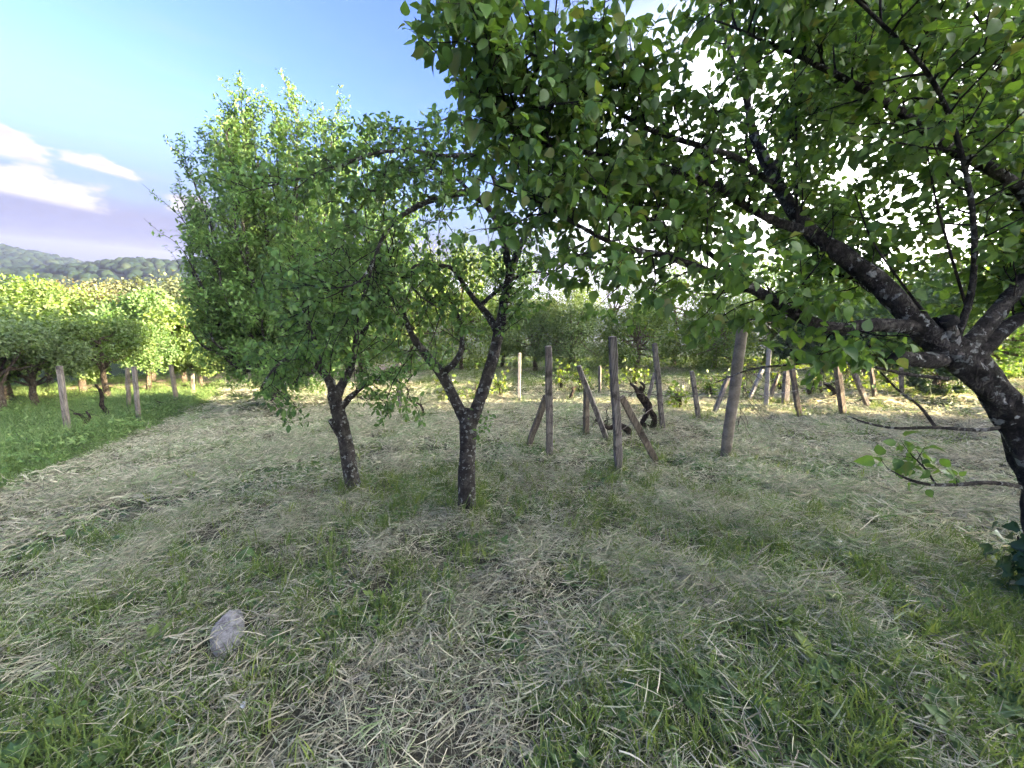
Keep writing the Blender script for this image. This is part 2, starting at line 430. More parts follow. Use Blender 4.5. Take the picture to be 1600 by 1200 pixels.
# ploughed strip below the path
def build_field():
    c = on_ground(352, 598); m = plain_mat('ploughed_soil', (.16, .12, .09), (.26, .20, .155), 5, .95, .8)
    u = np.linspace(-4.5, 5.0, 96); w = np.linspace(-2.2, 5.5, 24)
    U_, W_ = np.meshgrid(u, w); X = c[0]+U_; Y = c[1]+1.2+W_+.25*U_
    Z = terrain(X, Y)+.06+.05*np.sin(U_*9+.5*np.sin(W_*1.3))+.02*vnoise(X, Y, 4, 3, 5)
    v = np.stack([X, Y, Z], -1).reshape(-1, 3); n = len(u)
    i = np.arange(len(w)-1)[:, None]*n; j = np.arange(n-1)[None]
    b = Buf(); b.add(v, np.stack([i+j, i+j+1, i+n+j+1, i+n+j], -1).reshape(-1, 4))
    o = b.build('ploughed_field', m); tag(o, 'bare ploughed brown field strip beyond the mown path', None, kind='structure')
build_field()

# far woods on the hills: crowns too many and too far to count
def build_far_woods():
    b = Buf(); m = leaf_mat('far_woods', [(0, (.006, .013, .008)), (.5, (.011, .021, .011)), (.8, (.018, .029, .014)), (1, (.027, .036, .018))], 0, rough=.9, spec=.05)  # crowns darker than real foliage: cloud shade over the hills put into the colour
    ico = []
    import bmesh
    bm = bmesh.new(); bmesh.ops.create_icosphere(bm, subdivisions=2, radius=1)
    V = np.array([v.co[:] for v in bm.verts]); Fc = np.array([[v.index for v in f.verts] for f in bm.faces]); bm.free()
    n = 3900
    r = np.concatenate([rng.uniform(330, 800, n-1200), rng.uniform(850, 1350, 1200)])
    az = np.concatenate([rng.uniform(-66, -18, n-1200), rng.uniform(-64, -44, 1200)])
    x = r*np.sin(np.radians(az)); y = r*np.cos(np.radians(az)); z = terrain(x, y)
    for k in range(n):
        s = rng.uniform(3.2, 6.0)*(1 if r[k] < 850 else 1.25)
        w = V*(1+.28*np.sin(V[:, [1, 2, 0]]*rng.uniform(3, 6)+rng.uniform(0, 6, 3))*np.sin(V[:, [2, 0, 1]]*rng.uniform(3, 6)+rng.uniform(0, 6, 3)))
        w = w*np.array([1, 1, rng.uniform(.75, 1.1)])*s
        b.add(w+np.array([x[k], y[k], z[k]+s*.55]), Fc, np.clip(rng.normal(.45, .22)+.12*rng.standard_normal(len(V)), 0, 1))
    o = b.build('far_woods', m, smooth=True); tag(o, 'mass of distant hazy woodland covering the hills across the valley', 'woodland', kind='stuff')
build_far_woods()

# ------------------------------------------------------------------ trees
def unit(v): return v/(math.sqrt(v[0]*v[0]+v[1]*v[1]+v[2]*v[2])+1e-9)
class Tree:
    """accumulates limbs, branches, twigs and leaves of one tree"""
    def __init__(s, seed): s.rng = np.random.default_rng(seed); s.limbs = []; s.thin = Buf(); s.L = [[], [], [], []]
    def path(s, p, d, length, step, wob, up, droop):
        pts = [p]; n = max(2, int(length/step)); d = unit(d)
        for i in range(n):
            d = unit(d+s.rng.normal(0, wob, 3)+np.array([0, 0, up*step-droop*step*(i/n)*2]))
            pts.append(pts[-1]+d*(length/n))
        return np.array(pts)
    def leaves_at(s, p, d, out_dir, size, hang=.5):
        """p, d, out_dir: (n, 3) arrays"""
        r = s.rng; n = len(p)
        o = out_dir/(np.linalg.norm(out_dir, axis=1)[:, None]+1e-9)
        dd = d*.35+o*.8+r.normal(0, .35, (n, 3)); dd[:, 2] -= hang; dd /= np.linalg.norm(dd, axis=1)[:, None]+1e-9
        nn = r.normal(0, .55, (n, 3)); nn[:, 2] += 1.0; nn /= np.linalg.norm(nn, axis=1)[:, None]+1e-9
        s.L[0].append(p+dd*size*.05); s.L[1].append(dd); s.L[2].append(nn); s.L[3].append(size*np.clip(r.normal(1, .22, n), .5, 1.5))
    def leaf_at(s, p, d, out_dir, size, hang=.5):
        s.leaves_at(np.asarray(p)[None], np.asarray(d)[None], np.asarray(out_dir)[None], size, hang)
    def shoot(s, p, d, length, rad, leafsize, nleaf, up=0., droop=0., wob=.12, hang=.5, step=.065, sides=4):
        pts = s.path(p, d, length, step, wob, up, droop)
        tube(s.thin, pts, np.linspace(rad, rad*.35, len(pts)), sides, a=s.rng.random())
        k = np.arange(nleaf); t = (.15+.85*(k+.6)/nleaf)*(len(pts)-1); i = np.minimum(t.astype(int), len(pts)-2)
        dv = pts[i+1]-pts[i]; q = pts[i]+dv*(t-i)[:, None]; tn = dv/(np.linalg.norm(dv, axis=1)[:, None]+1e-9)
        a = s.rng.uniform(0, 6)+k*2.4; b1 = np.cross(tn, [.3, .2, 1]); b1 /= np.linalg.norm(b1, axis=1)[:, None]+1e-9; b2 = np.cross(tn, b1)
        s.leaves_at(q, tn, np.cos(a)[:, None]*b1+np.sin(a)[:, None]*b2, leafsize, hang)
        return pts
    def along(s, pts, t0, t1, spacing):
        seg = np.linalg.norm(np.diff(pts, axis=0), axis=1); cs = np.r_[0, np.cumsum(seg)]; L = cs[-1]
        x = t0*L+s.rng.uniform(0, spacing)
        while x < t1*L:
            i = min(np.searchsorted(cs, x, 'right')-1, len(seg)-1); f = (x-cs[i])/(seg[i]+1e-9)
            yield pts[i]+(pts[i+1]-pts[i])*f, unit(pts[i+1]-pts[i]), x/L
            x += spacing*s.rng.uniform(.6, 1.5)
    def clothe(s, pts, t0=.25, t1=1., bsp=.14, blen=(.3, .7), brad=.007, tsp=.06, tlen=(.06, .18), leafsize=.08, nleaf=(4, 7),
               up=.4, droop=.3, hang=.5, spread=1., bias=(0, 0, .25), keep=None, wob=.14, tip_leaves=True, taper=.3):
        """side branches with leafy shoots along a limb"""
        for p, tn, t in s.along(pts, t0, t1, bsp):
            rv = s.rng.normal(0, 1, 3); rv -= tn*(rv@tn); d = unit(unit(rv)*spread+tn*.55+np.array(bias))
            ln = s.rng.uniform(*blen)*(1-taper*t)
            bp = s.path(p, d, ln, .05, wob, up, droop)
            if keep is not None and not keep(bp[-1]): continue
            tube(s.thin, bp, np.linspace(brad, brad*.4, len(bp)), 4, a=s.rng.random())
            for q, tq, tt in s.along(bp, .12, 1., tsp):
                rv = s.rng.normal(0, 1, 3); rv -= tq*(rv@tq)
                s.shoot(q, unit(unit(rv)+tq*.5+np.array(bias)*.6), s.rng.uniform(*tlen), brad*.4, leafsize, s.rng.integers(nleaf[0], nleaf[1]+1), up, droop, hang=hang, sides=3)
            if tip_leaves: s.shoot(bp[-1], bp[-1]-bp[-2], s.rng.uniform(*tlen), brad*.4, leafsize, nleaf[1], up, droop, hang=hang, sides=3)
    def arrays(s, keep=None):
        a = [np.concatenate(q) for q in s.L]
        if keep is not None and len(a[0]):
            m = keep(a[0]); a = [q[m] for q in a]
        return a

def pts_px(l):
    return np.array([P(a[0], a[1], a[2]) for a in l]), np.array([a[3] for a in l])

def single_leaves(root, base, tpls, mat, pos, d, nrm, size):
    """leaves near enough to be picked apart: an object each, sharing a few meshes"""
    mes = []
    for q in tpls: tb = Buf(); tb.add(q[0], q[1], rib_tone(q[0])); mes.append(tb.mesh('leaf', mat, True))
    x, y, z = frames(d, nrm)
    for k in range(len(pos)):
        o = bpy.data.objects.new('leaf', mes[k % len(mes)]); COL.objects.link(o); o.parent = root; s = size[k]
        Mx = Matrix.Identity(4)
        for i in range(3):
            Mx[i][0] = x[k, i]*s; Mx[i][1] = y[k, i]*s; Mx[i][2] = z[k, i]*s; Mx[i][3] = pos[k, i]-base[i]
        o.matrix_local = Mx
def largest(pos, size, n=300):
    """indices of the n leaves that show largest in the frame"""
    px, py, dep = to_px(pos)
    infr = (px > 0) & (px < 1600) & (py > 0) & (py < 1200)
    return np.argsort(-np.where(infr, size/dep, 0))[:n]
# ---- the apricot tree at the right
def build_apricot():
    T = Tree(11)
    base = P(1650, 948, 2.2); base[2] = terrain(base[0], base[1])
    root = empty('apricot_tree', base, 'gnarled leaning apricot tree with large leaves filling the upper right', 'tree')
    def part(name, l, sides, rough, step=.02, mat=BARK, cap=True, seed=0):
        p, r = pts_px(l); p, r = resample(p, r*(.74 if name == 'limb' else .74 if name == 'trunk' else .94), step)
        b = Buf(); tube(b, p, r, sides, rough, cap, seed=seed); b.build(name, mat, root); return p
    trunk = [(1655, 990, 2.2, .15), (1650, 940, 2.19, .115), (1640, 860, 2.18, .098), (1622, 768, 2.15, .09), (1600, 700, 2.12, .098), (1570, 632, 2.1, .092), (1526, 582, 2.08, .096), (1482, 542, 2.06, .09), (1446, 508, 2.05, .066)]
    part('trunk', trunk, 30, .2, .012, cap=False, seed=1)
    A = part('limb', [(1475, 548, 2.06, .09), (1420, 490, 2.05, .076), (1370, 440, 2.1, .066), (1310, 395, 2.15, .06), (1270, 365, 2.2, .055), (1237, 325, 2.25, .05), (1205, 270, 2.35, .043), (1178, 210, 2.45, .034), (1165, 150, 2.5, .024), (1140, 80, 2.55, .015), (1120, 0, 2.55, .008)], 14, .10, seed=2)
    A2 = part('limb', [(1272, 365, 2.2, .038), (1210, 345, 2.2, .031), (1160, 318, 2.18, .028), (1120, 290, 2.12, .026), (1060, 268, 2.05, .022), (1000, 252, 2.0, .018), (930, 240, 1.9, .014), (860, 228, 1.8, .010), (790, 200, 1.7, .006)], 10, .10, seed=3)
    A3 = part('limb', [(1222, 300, 2.3, .026), (1190, 275, 2.2, .022), (1150, 246, 2.1, .020), (1057, 217, 1.95, .018), (1010, 200, 1.9, .016), (960, 171, 1.8, .013), (890, 120, 1.7, .010), (820, 80, 1.6, .007), (750, 70, 1.55, .004)], 8, .08, seed=4)
    B = part('limb', [(1440, 512, 2.05, .055), (1370, 508, 2.0, .047), (1310, 514, 1.95, .042), (1255, 498, 1.93, .038), (1183, 455, 1.9, .034), (1096, 421, 1.88, .028), (1040, 400, 1.85, .022), (970, 385, 1.8, .016), (900, 350, 1.75, .012), (850, 320, 1.7, .009), (800, 300, 1.65, .005)], 10, .10, seed=5)
    C = part('limb', [(1183, 455, 1.9, .022), (1100, 390, 2.0, .018), (1040, 355, 2.05, .016), (998, 335, 2.05, .015), (948, 317, 2.0, .013), (877, 258, 1.95, .010), (840, 225, 1.9, .007), (780, 170, 1.85, .004)], 8, .08, seed=6)
    E = part('limb', [(1495, 560, 2.06, .065), (1565, 480, 2.12, .05), (1625, 390, 2.15, .044), (1600, 305, 2.1, .038), (1540, 260, 2.0, .034), (1482, 230, 1.95, .03), (1400, 170, 1.9, .025), (1317, 122, 1.85, .018), (1230, 80, 1.8, .012), (1140, 40, 1.7, .006)], 10, .10, seed=7)
    F_ = part('limb', [(1510, 570, 2.08, .06), (1575, 510, 2.1, .045), (1680, 440, 2.15, .035), (1790, 330, 2.15, .025), (1850, 200, 2.1, .012)], 10, .10, seed=8)
    G = part('limb', [(1490, 545, 2.04, .026), (1520, 440, 1.9, .018), (1515, 300, 1.75, .014), (1465, 140, 1.6, .011), (1360, 20, 1.5, .008), (1240, -80, 1.4, .005)], 8, .08, seed=9)
    H = part('limb', [(1205, 272, 2.35, .022), (1240, 200, 2.5, .02), (1300, 120, 2.7, .016), (1350, 40, 2.9, .012), (1400, -40, 3.0, .006)], 8, .08, seed=10)
    J = part('limb', [(1400, 472, 2.08, .03), (1330, 430, 2.5, .024), (1290, 380, 2.9, .018), (1260, 330, 3.2, .012), (1200, 290, 3.4, .006)], 8, .08, seed=12)
    K = part('limb', [(960, 171, 1.8, .011), (880, 160, 1.75, .010), (800, 170, 1.7, .008), (730, 140, 1.68, .006), (690, 90, 1.65, .004)], 6, .06, seed=13)
    N = part('limb', [(1560, 270, 2.05, .022), (1520, 190, 2.2, .018), (1460, 110, 2.4, .014), (1380, 50, 2.5, .009), (1300, 0, 2.5, .005)], 8, .08, seed=14)
    O = part('limb', [(1605, 310, 2.1, .025), (1600, 200, 2.2, .02), (1570, 100, 2.3, .014), (1520, 20, 2.3, .009), (1450, -50, 2.3, .005)], 8, .08, seed=15)
    Q = part('limb', [(1575, 510, 2.1, .03), (1640, 440, 2.3, .024), (1650, 330, 2.6, .016), (1600, 230, 2.8, .010), (1540, 150, 2.9, .005)], 8, .08, seed=16)
    # low bare twigs
    part('lower_branch', [(1560, 668, 2.08, .011), (1530, 672, 2.05, .010), (1460, 668, 2.0, .009), (1400, 669, 1.97, .008), (1355, 661, 1.95, .006), (1325, 650, 1.93, .003)], 6, .1, .03)
    part('lower_branch', [(1462, 668, 2.0, .008), (1437, 635, 2.0, .007), (1405, 611, 2.02, .006), (1376, 582, 2.05, .004)], 6, .1, .03)
    T2 = part('lower_branch', [(1612, 768, 2.12, .014), (1582, 758, 2.05, .012), (1540, 754, 2.0, .011), (1500, 757, 1.95, .010), (1455, 757, 1.92, .009), (1420, 749, 1.9, .007), (1388, 733, 1.88, .003)], 7, .1, .03)
    T2b = part('lower_branch', [(1462, 757, 1.92, .006), (1448, 735, 1.9, .005), (1425, 712, 1.88, .003)], 5, .1, .03)
    T3 = part('lower_branch', [(1480, 592, 2.02, .012), (1414, 584, 1.97, .010), (1348, 570, 1.92, .009), (1288, 566, 1.88, .008), (1234, 570, 1.85, .006), (1174, 577, 1.82, .005), (1118, 598, 1.8, .003)], 6, .1, .03)
    # sawn stubs with black weathered ends
    for l in ([(1470, 562, 2.05, .044), (1430, 562, 2.01, .036), (1392, 556, 1.97, .03)], [(1486, 545, 2.04, .038), (1485, 518, 2.0, .032), (1480, 498, 1.97, .03)]):
        p, r = pts_px(l); p, r = resample(p, r, .015); b = Buf(); tube(b, p, r, 12, .22, True, seed=3); st = b.build('sawn_stub', BARK, root)
        c = Buf(); d = unit(p[-1]-p[-2]); tube(c, np.array([p[-1]-d*.03, p[-1]-d*.012, p[-1]+d*.006]), [r[-1]*1.22, r[-1]*1.2, r[-1]*.95], 14, .16, True, seed=5); c.build('cut_face', CUT, st)
    # crown outline as it stands in the photograph's direction, used to prune stray shoots
    def keep(p):
        px, py, d = to_px(p)
        lim = np.interp(py, [-400, 0, 60, 150, 230, 330, 420, 470, 520, 570, 600], [640, 690, 655, 645, 690, 735, 745, 880, 1010, 1130, 1500])
        return (px > lim) & (d > 1.0) & ((py < 560) | (px < 1330) & (py < 600))
    k1 = lambda p: bool(keep(p))
    kw = dict(keep=k1, leafsize=.0435, nleaf=(6, 10), hang=.4)
    for l, t0, bs in ((A, .3, .10), (A2, .15, .055), (A3, .1, .055), (B, .2, .065), (C, .15, .055), (E, .2, .06), (F_, .2, .055), (G, .25, .07), (H, .1, .045), (J, .1, .035), (K, .1, .045), (N, .1, .045), (O, .1, .045), (Q, .1, .03)):
        T.clothe(l, t0, 1., bs*.72, (.2, .62), .0048, .052, (.05, .17), **kw)
        T.shoot(l[-1], l[-1]-l[-2], .2, .004, .07, 8)
    # shoots pointing down and toward the camera below the lower limb
    for l in (B, T3, A2):
        T.clothe(l, .2, 1., .13, (.15, .42), .005, .07, (.05, .14), leafsize=.05, nleaf=(5, 8), bias=(0, -.5, -.35), up=.1, droop=.3, hang=.6, keep=lambda p: to_px(p)[1] < 585 and to_px(p)[2] > 1.0)
    # the small leafy tuft on the lowest branch, thin upright water shoots
    for p, tn, t in list(T.along(T2b, .3, 1., .025))+[(T2b[-1], np.array([-.2, 0, .6]), 1), (T2[-1], np.array([-.3, 0, .4]), 1)]:
        T.shoot(p, unit(tn+T.rng.normal(0, .8, 3)), .09, .002, .05, 5, hang=.15)
    for p, tn, t in T.along(T2, .45, .98, .09): T.shoot(p, unit(tn*.4+np.array([0, 0, .5])+T.rng.normal(0, .5, 3)), .06, .0018, .036, 3, hang=.1)
    for q in ([(1510, 480, 2.0), (1482, 385, 1.85), (1462, 310, 1.8), (1447, 228, 1.75)], [(1445, 490, 2.0), (1400, 430, 1.9), (1360, 370, 1.85), (1335, 300, 1.85)], [(1245, 350, 2.2), (1245, 250, 2.1), (1243, 160, 2.1), (1241, 95, 2.1)]):
        p, r = resample([P(*a) for a in q], np.linspace(.007, .003, len(q)), .03); tube(T.thin, p, r, 5)
        for a, tn, t in T.along(p, .3, 1., .09): T.shoot(a, unit(tn*.4+T.rng.normal(0, 1, 3)), .07, .002, .06, 3)
    T.thin.build('twigs', BARK_T, root, kind='stuff')
    pos, d, nrm, size = T.arrays()
    px, py, dep = to_px(pos); drop = np.zeros(len(pos), bool)
    for l, w, f in ((A, 30, .72), (B, 22, .5), (A2, 16, .45), (A3, 14, .6), (E, 20, .85)):     # limbs kept clear of leaves on the near side
        q = l[:int(len(l)*f):2]; lx, ly, ld = to_px(q)
        dist = np.hypot(px[:, None]-lx, py[:, None]-ly); k = dist.argmin(1)
        drop |= (dist.min(1) < w*T.rng.uniform(.7, 1.3, len(pos))) & (dep < ld[k]+.02) & (T.rng.random(len(pos)) < .85)
    pos, d, nrm, size = (q[~drop] for q in (pos, d, nrm, size))
    n = len(pos)
    big = largest(pos, size); m = np.zeros(n, bool); m[big] = True
    var = np.clip(T.rng.normal(.45, .22, n), 0, 1)
    b = Buf(); leaves_into(b, APRICOTS_LIGHT, pos[~m], d[~m], nrm[~m], size[~m], var[~m]); b.build('foliage', LEAF_AP, root, smooth=True, kind='stuff')
    single_leaves(root, base, APRICOTS, LEAF_AP1, pos[big], d[big], nrm[big], size[big])
    print('apricot leaves', n)
    return base, trunk
AP_BASE, AP_TRUNK = build_apricot()

def tube_part(root, name, l, sides, rough, step, mat, cap=True, seed=0):
    p, r = pts_px(l); p, r = resample(p, r, step); b = Buf(); tube(b, p, r, sides, rough, cap, seed=seed); b.build(name, mat, root); return p
def finish(T, root, tpl, mat, keep=None, mean=.45, sd=.22, single=None):
    T.thin.build('twigs', BARK_T, root, kind='stuff')
    pos, d, nrm, size = T.arrays(keep); b = Buf()
    if single:
        big = largest(pos, size); single_leaves(root, np.array(root.location), [tpl], single, pos[big], d[big], nrm[big], size[big])
        m = np.ones(len(pos), bool); m[big] = False; pos, d, nrm, size = pos[m], d[m], nrm[m], size[m]
    leaves_into(b, tpl, pos, d, nrm, size, np.clip(T.rng.normal(mean, sd, len(pos)), 0, 1)); b.build('foliage', mat, root, kind='stuff')
    print(root.name, 'leaves', len(pos), 'tris', b.tris())

# ---- plum tree in the middle
def build_plum_fork():
    T = Tree(21); base = on_ground(730, 800)
    root = empty('plum_tree', base, 'forked plum tree with lichen-spotted trunk standing in the middle foreground', 'tree', 'plum trees on the mown grass')
    d = 3.45; tp = lambda *a, **k: tube_part(root, *a, **k)
    tp('trunk', [(730, 815, d, .125), (730, 800, d, .10), (730, 785, d, .084), (729, 740, d, .077), (731, 690, d, .075), (732, 650, d, .084), (734, 640, d, .06)], 18, .06, .02, BARK_P, seed=1)
    Rl = tp('limb', [(737, 660, d, .06), (755, 610, d, .056), (770, 560, 3.42, .05), (781, 510, 3.4, .045), (790, 460, 3.35, .04), (800, 420, 3.3, .032), (815, 380, 3.25, .025), (840, 340, 3.2, .017), (872, 300, 3.2, .010), (890, 250, 3.2, .005)], 12, .08, .02, BARK_P, seed=2)
    R2 = tp('limb', [(778, 520, 3.4, .035), (762, 492, 3.4, .03), (747, 475, 3.4, .026), (728, 450, 3.4, .022), (708, 421, 3.35, .018), (682, 414, 3.3, .014), (645, 418, 3.25, .011), (650, 455, 3.2, .009), (690, 485, 3.15, .006)], 10, .08, .02, BARK_P, seed=3)
    R3 = tp('limb', [(750, 478, 3.4, .02), (770, 460, 3.4, .018), (795, 440, 3.45, .014), (830, 425, 3.5, .01), (870, 430, 3.5, .006)], 8, .08, .02, BARK_P, seed=4)
    Ll = tp('limb', [(728, 660, d, .055), (706, 615, 3.42, .046), (690, 585, 3.4, .045), (664, 552, 3.35, .035), (645, 525, 3.3, .028), (630, 490, 3.3, .022), (612, 462, 3.3, .017), (600, 425, 3.3, .010), (590, 380, 3.3, .005)], 10, .1, .02, BARK_P, seed=5)
    L2 = tp('limb', [(690, 586, 3.4, .034), (714, 562, 3.38, .028), (722, 538, 3.35, .024), (718, 500, 3.3, .014), (700, 465, 3.3, .009), (670, 440, 3.3, .005)], 8, .08, .02, BARK_P, seed=6)
    Ar = tp('limb', [(798, 430, 3.3, .03), (778, 350, 3.25, .028), (737, 303, 3.2, .026), (682, 311, 3.1, .023), (640, 329, 3.05, .020), (610, 353, 3.0, .017), (589, 392, 3.0, .013), (575, 440, 3.0, .010), (558, 490, 3.0, .005)], 10, .08, .02, BARK_P, seed=7)
    Up = tp('limb', [(782, 360, 3.25, .022), (772, 280, 3.25, .02), (745, 245, 3.2, .018), (694, 243, 3.1, .016), (640, 236, 3.0, .014), (583, 240, 2.95, .012), (518, 265, 2.95, .010), (465, 280, 3.0, .008), (388, 298, 3.1, .004)], 8, .08, .02, BARK_P, seed=8)
    U2 = tp('limb', [(735, 300, 3.2, .018), (700, 270, 3.2, .015), (640, 262, 3.2, .013), (600, 282, 3.2, .010), (560, 330, 3.2, .007), (530, 390, 3.2, .004)], 8, .08, .02, BARK_P, seed=9)
    U3 = tp('limb', [(772, 280, 3.25, .016), (760, 220, 3.3, .012), (720, 180, 3.4, .008), (660, 200, 3.4, .005), (600, 200, 3.4, .004)], 8, .08, .02, BARK_P, seed=10)
    Dn = tp('limb', [(592, 390, 3.0, .009), (560, 440, 2.95, .007), (510, 450, 2.95, .006), (460, 440, 3.0, .004)], 6, .08, .02, BARK_P, seed=11)
    kp = lambda p: 240 < to_px(p)[0] < 930 and 175 < to_px(p)[1] < 655 and not (640 < to_px(p)[0] < 920 and to_px(p)[1] > 590)
    for l, t0, bs in ((Rl, .3, .10), (R2, .25, .09), (R3, .1, .08), (Ll, .25, .10), (L2, .25, .10), (Ar, .25, .09), (Up, .15, .06), (U2, .15, .055), (U3, .1, .055), (Dn, .1, .08)):
        T.clothe(l, t0, 1., bs*.62, (.2, .55), .005, .055, (.03, .12), leafsize=.052, nleaf=(4, 7), hang=.25, up=.2, droop=.35, keep=kp)
        T.shoot(l[-1], l[-1]-l[-2], .15, .003, .05, 6, hang=.2)
    # hanging whips, nearly bare
    for l in (Ar, U2, R2, Ll, Dn):
        for p, tn, t in T.along(l, .3, 1., .09):
            pts = T.path(p, np.array([T.rng.normal(0, .35), T.rng.normal(0, .35), -1]), T.rng.uniform(.3, .9), .06, .14, 0, .2)
            if kp(pts[-1]):
                tube(T.thin, pts, np.linspace(.005, .0018, len(pts)), 4)
                for q, tq, tt in T.along(pts, .3, 1, .13): T.shoot(q, T.rng.normal(0, 1, 3), .04, .0015, .04, 3, hang=.3)
    # suckers at the fork
    for k in range(8): T.shoot(P(742, 650+5*k, d)+T.rng.normal(0, .03, 3), np.array([T.rng.normal(.4, .4), T.rng.normal(-.3, .3), .8]), .16, .002, .04, 6, hang=.1)
    finish(T, root, PLUM, LEAF_PL, single=LEAF_PL1)
build_plum_fork()

def build_plum_bent():
    T = Tree(31); base = on_ground(552, 766); d = 4.0
    root = empty('plum_tree', base, 'bent plum tree with pale lichen trunk and reddish foot, left of the forked plum', 'tree', 'plum trees on the mown grass')
    tp = lambda *a, **k: tube_part(root, *a, **k)
    tp('trunk', [(553, 780, d, .115), (552, 766, d, .092), (551, 752, d, .078), (545, 720, d, .073), (538, 680, d, .072), (528, 642, d, .072), (521, 615, d, .062)], 16, .07, .02, BARK_P, seed=4)
    tp('branch_stub', [(537, 690, d, .04), (526, 672, 3.97, .034), (517, 655, 3.95, .03)], 10, .12, .02, BARK_P, seed=5)
    a = tp('limb', [(524, 625, d, .055), (517, 600, d, .045), (503, 580, 3.95, .035), (480, 562, 3.9, .027), (450, 560, 3.8, .02), (425, 580, 3.7, .012), (405, 610, 3.65, .005)], 10, .1, .02, BARK_P, seed=6)
    b = tp('limb', [(524, 622, d, .05), (535, 600, d, .042), (548, 575, 4.0, .034), (556, 530, 4.0, .026), (552, 480, 4.0, .02), (530, 430, 4.0, .012), (500, 390, 4.0, .005)], 10, .1, .02, BARK_P, seed=7)
    c = tp('limb', [(532, 640, d, .035), (548, 620, 4.05, .03), (575, 600, 4.1, .02), (610, 590, 4.1, .012), (640, 610, 4.1, .005)], 8, .1, .02, BARK_P, seed=8)
    e = tp('limb', [(503, 580, 3.95, .025), (490, 530, 3.8, .02), (470, 480, 3.6, .014), (450, 440, 3.5, .008), (420, 420, 3.4, .004)], 8, .1, .02, BARK_P, seed=9)
    g = tp('limb', [(556, 530, 4.0, .02), (590, 490, 4.0, .015), (610, 450, 4.1, .01), (620, 400, 4.2, .005)], 8, .1, .02, BARK_P, seed=10)
    kp = lambda p: 380 < to_px(p)[0] < 700 and to_px(p)[1] < 665
    for l in (a, b, c, e, g):
        T.clothe(l, .15, 1., .05, (.25, .7), .0055, .055, (.04, .14), leafsize=.055, nleaf=(4, 8), hang=.3, up=.1, droop=.5, keep=kp)
    for l in (a, e, b):
        T.clothe(l, .3, 1., .12, (.25, .6), .005, .07, (.04, .12), leafsize=.05, nleaf=(3, 6), bias=(0, -.2, -.6), up=0, droop=.4, keep=kp)
    finish(T, root, PLUM, LEAF_PL, single=LEAF_PL1)
build_plum_bent()

# ---- big dense tree behind, upright shoots
def build_big():
    T = Tree(41); base = on_ground(432, 632); dd = float((base-CAM)@_f)
    root = empty('cherry_plum_tree', base, 'tall dense green tree with upright shoots against the sky, left of centre', 'tree')
    z0 = base[2]
    tp = lambda name, p, r, s, sd: (lambda q: (tube(B_ := Buf(), q[0], q[1], s, .08, seed=sd), B_.build(name, BARK_P, root), q[0])[2])(resample(p, r, .06))
    b0 = np.array(base)
    tp('trunk', [b0-[0, 0, .1], b0+[.02, 0, .5], b0+[-.05, 0, 1.2]], [.16, .13, .11], 12, 1)
    r = T.rng
    inside = lambda q: to_px(q)[0] > np.interp(to_px(q)[1], [100, 200, 300, 420, 640], [285, 268, 285, 292, 315])
    # limbs fan upward and outward
    tips = [(-1.9, -.3, 5.2), (-1.2, .2, 6.0), (-.4, -.2, 6.3), (.5, .3, 6.5), (1.3, -.1, 6.1), (2.0, .4, 5.4), (2.4, -.3, 4.2), (-2.1, .3, 4.1), (-2.0, -.6, 2.9), (-1.6, -1.0, 2.0), (.2, -1.4, 4.6), (1.2, -1.3, 3.6), (-.9, -1.5, 3.4), (.2, 1.3, 5.4), (-1.0, 1.2, 4.8), (2.0, .9, 3.0), (.6, -1.5, 2.3), (-.6, -1.4, 1.9), (-1.9, .5, 1.8), (1.9, -.8, 2.2), (-1.5, -.9, 4.4), (1.6, -.9, 4.8), (.9, -.6, 5.7), (-.2, -.9, 5.6), (-1.6, .4, 5.5), (.0, -1.6, 3.2), (1.5, -1.2, 1.5), (-1.5, -.6, 1.3), (-2.2, -.2, 3.4), (-1.8, -.7, 2.4), (-.8, -1.7, 2.6), (.7, -1.7, 1.4), (-1.1, -1.3, 4.0), (-.1, -.3, 6.0), (.45, .1, 6.1), (1.0, .2, 6.2), (1.7, .2, 5.9), (2.3, .1, 5.2), (-.7, .1, 5.9), (2.7, -.2, 3.6), (2.6, .3, 4.6)]
    for i, t in enumerate(tips):
        e = b0+np.array(t)*np.array([.78 if t[0] < 0 else 1.12, 1, 1])+np.array([.12, 0, 0])
        s0 = b0+np.array([-.03, 0, r.uniform(.6, 1.3)])
        mid1 = s0+(e-s0)*.33+np.array([(e-s0)[0]*.12, (e-s0)[1]*.12, -.15+.1*r.normal()])+r.normal(0, .1, 3)
        mid2 = s0+(e-s0)*.68+np.array([(e-s0)[0]*.1, (e-s0)[1]*.1, -.05])+r.normal(0, .1, 3)
        p = tp('limb', [s0, mid1, mid2, e], [.065, .045, .025, .006], 7, i)
        T.clothe(p, .18, 1., .11, (.4, .95), .008, .10, (.10, .28), leafsize=.082, nleaf=(7, 11), hang=.05, up=.9, droop=.1, bias=(0, 0, .35), wob=.1, keep=inside)
        for _ in range(2): T.shoot(p[-1]-(p[-1]-p[-3])*r.random(), unit(p[-1]-p[-2]+np.array([0, 0, .6])+r.normal(0, .3, 3)), r.uniform(.4, .8), .006, .06, 22, up=.6, hang=0.)
    src = np.concatenate(T.L[0]); nb = len(src); pick = r.integers(0, nb, int(nb*.55))      # dense inner leafage near the shoots
    T.leaves_at(src[pick]+r.normal(0, .06, (len(pick), 3)), r.normal(0, 1, (len(pick), 3)), r.normal(0, 1, (len(pick), 3)), .085, 0.)
    def keep(pos):
        px, py, d = to_px(pos)
        return (py < 655) & (px > 235)
    finish(T, root, NARROW, LEAF_D, keep, .5, .22)
build_big()

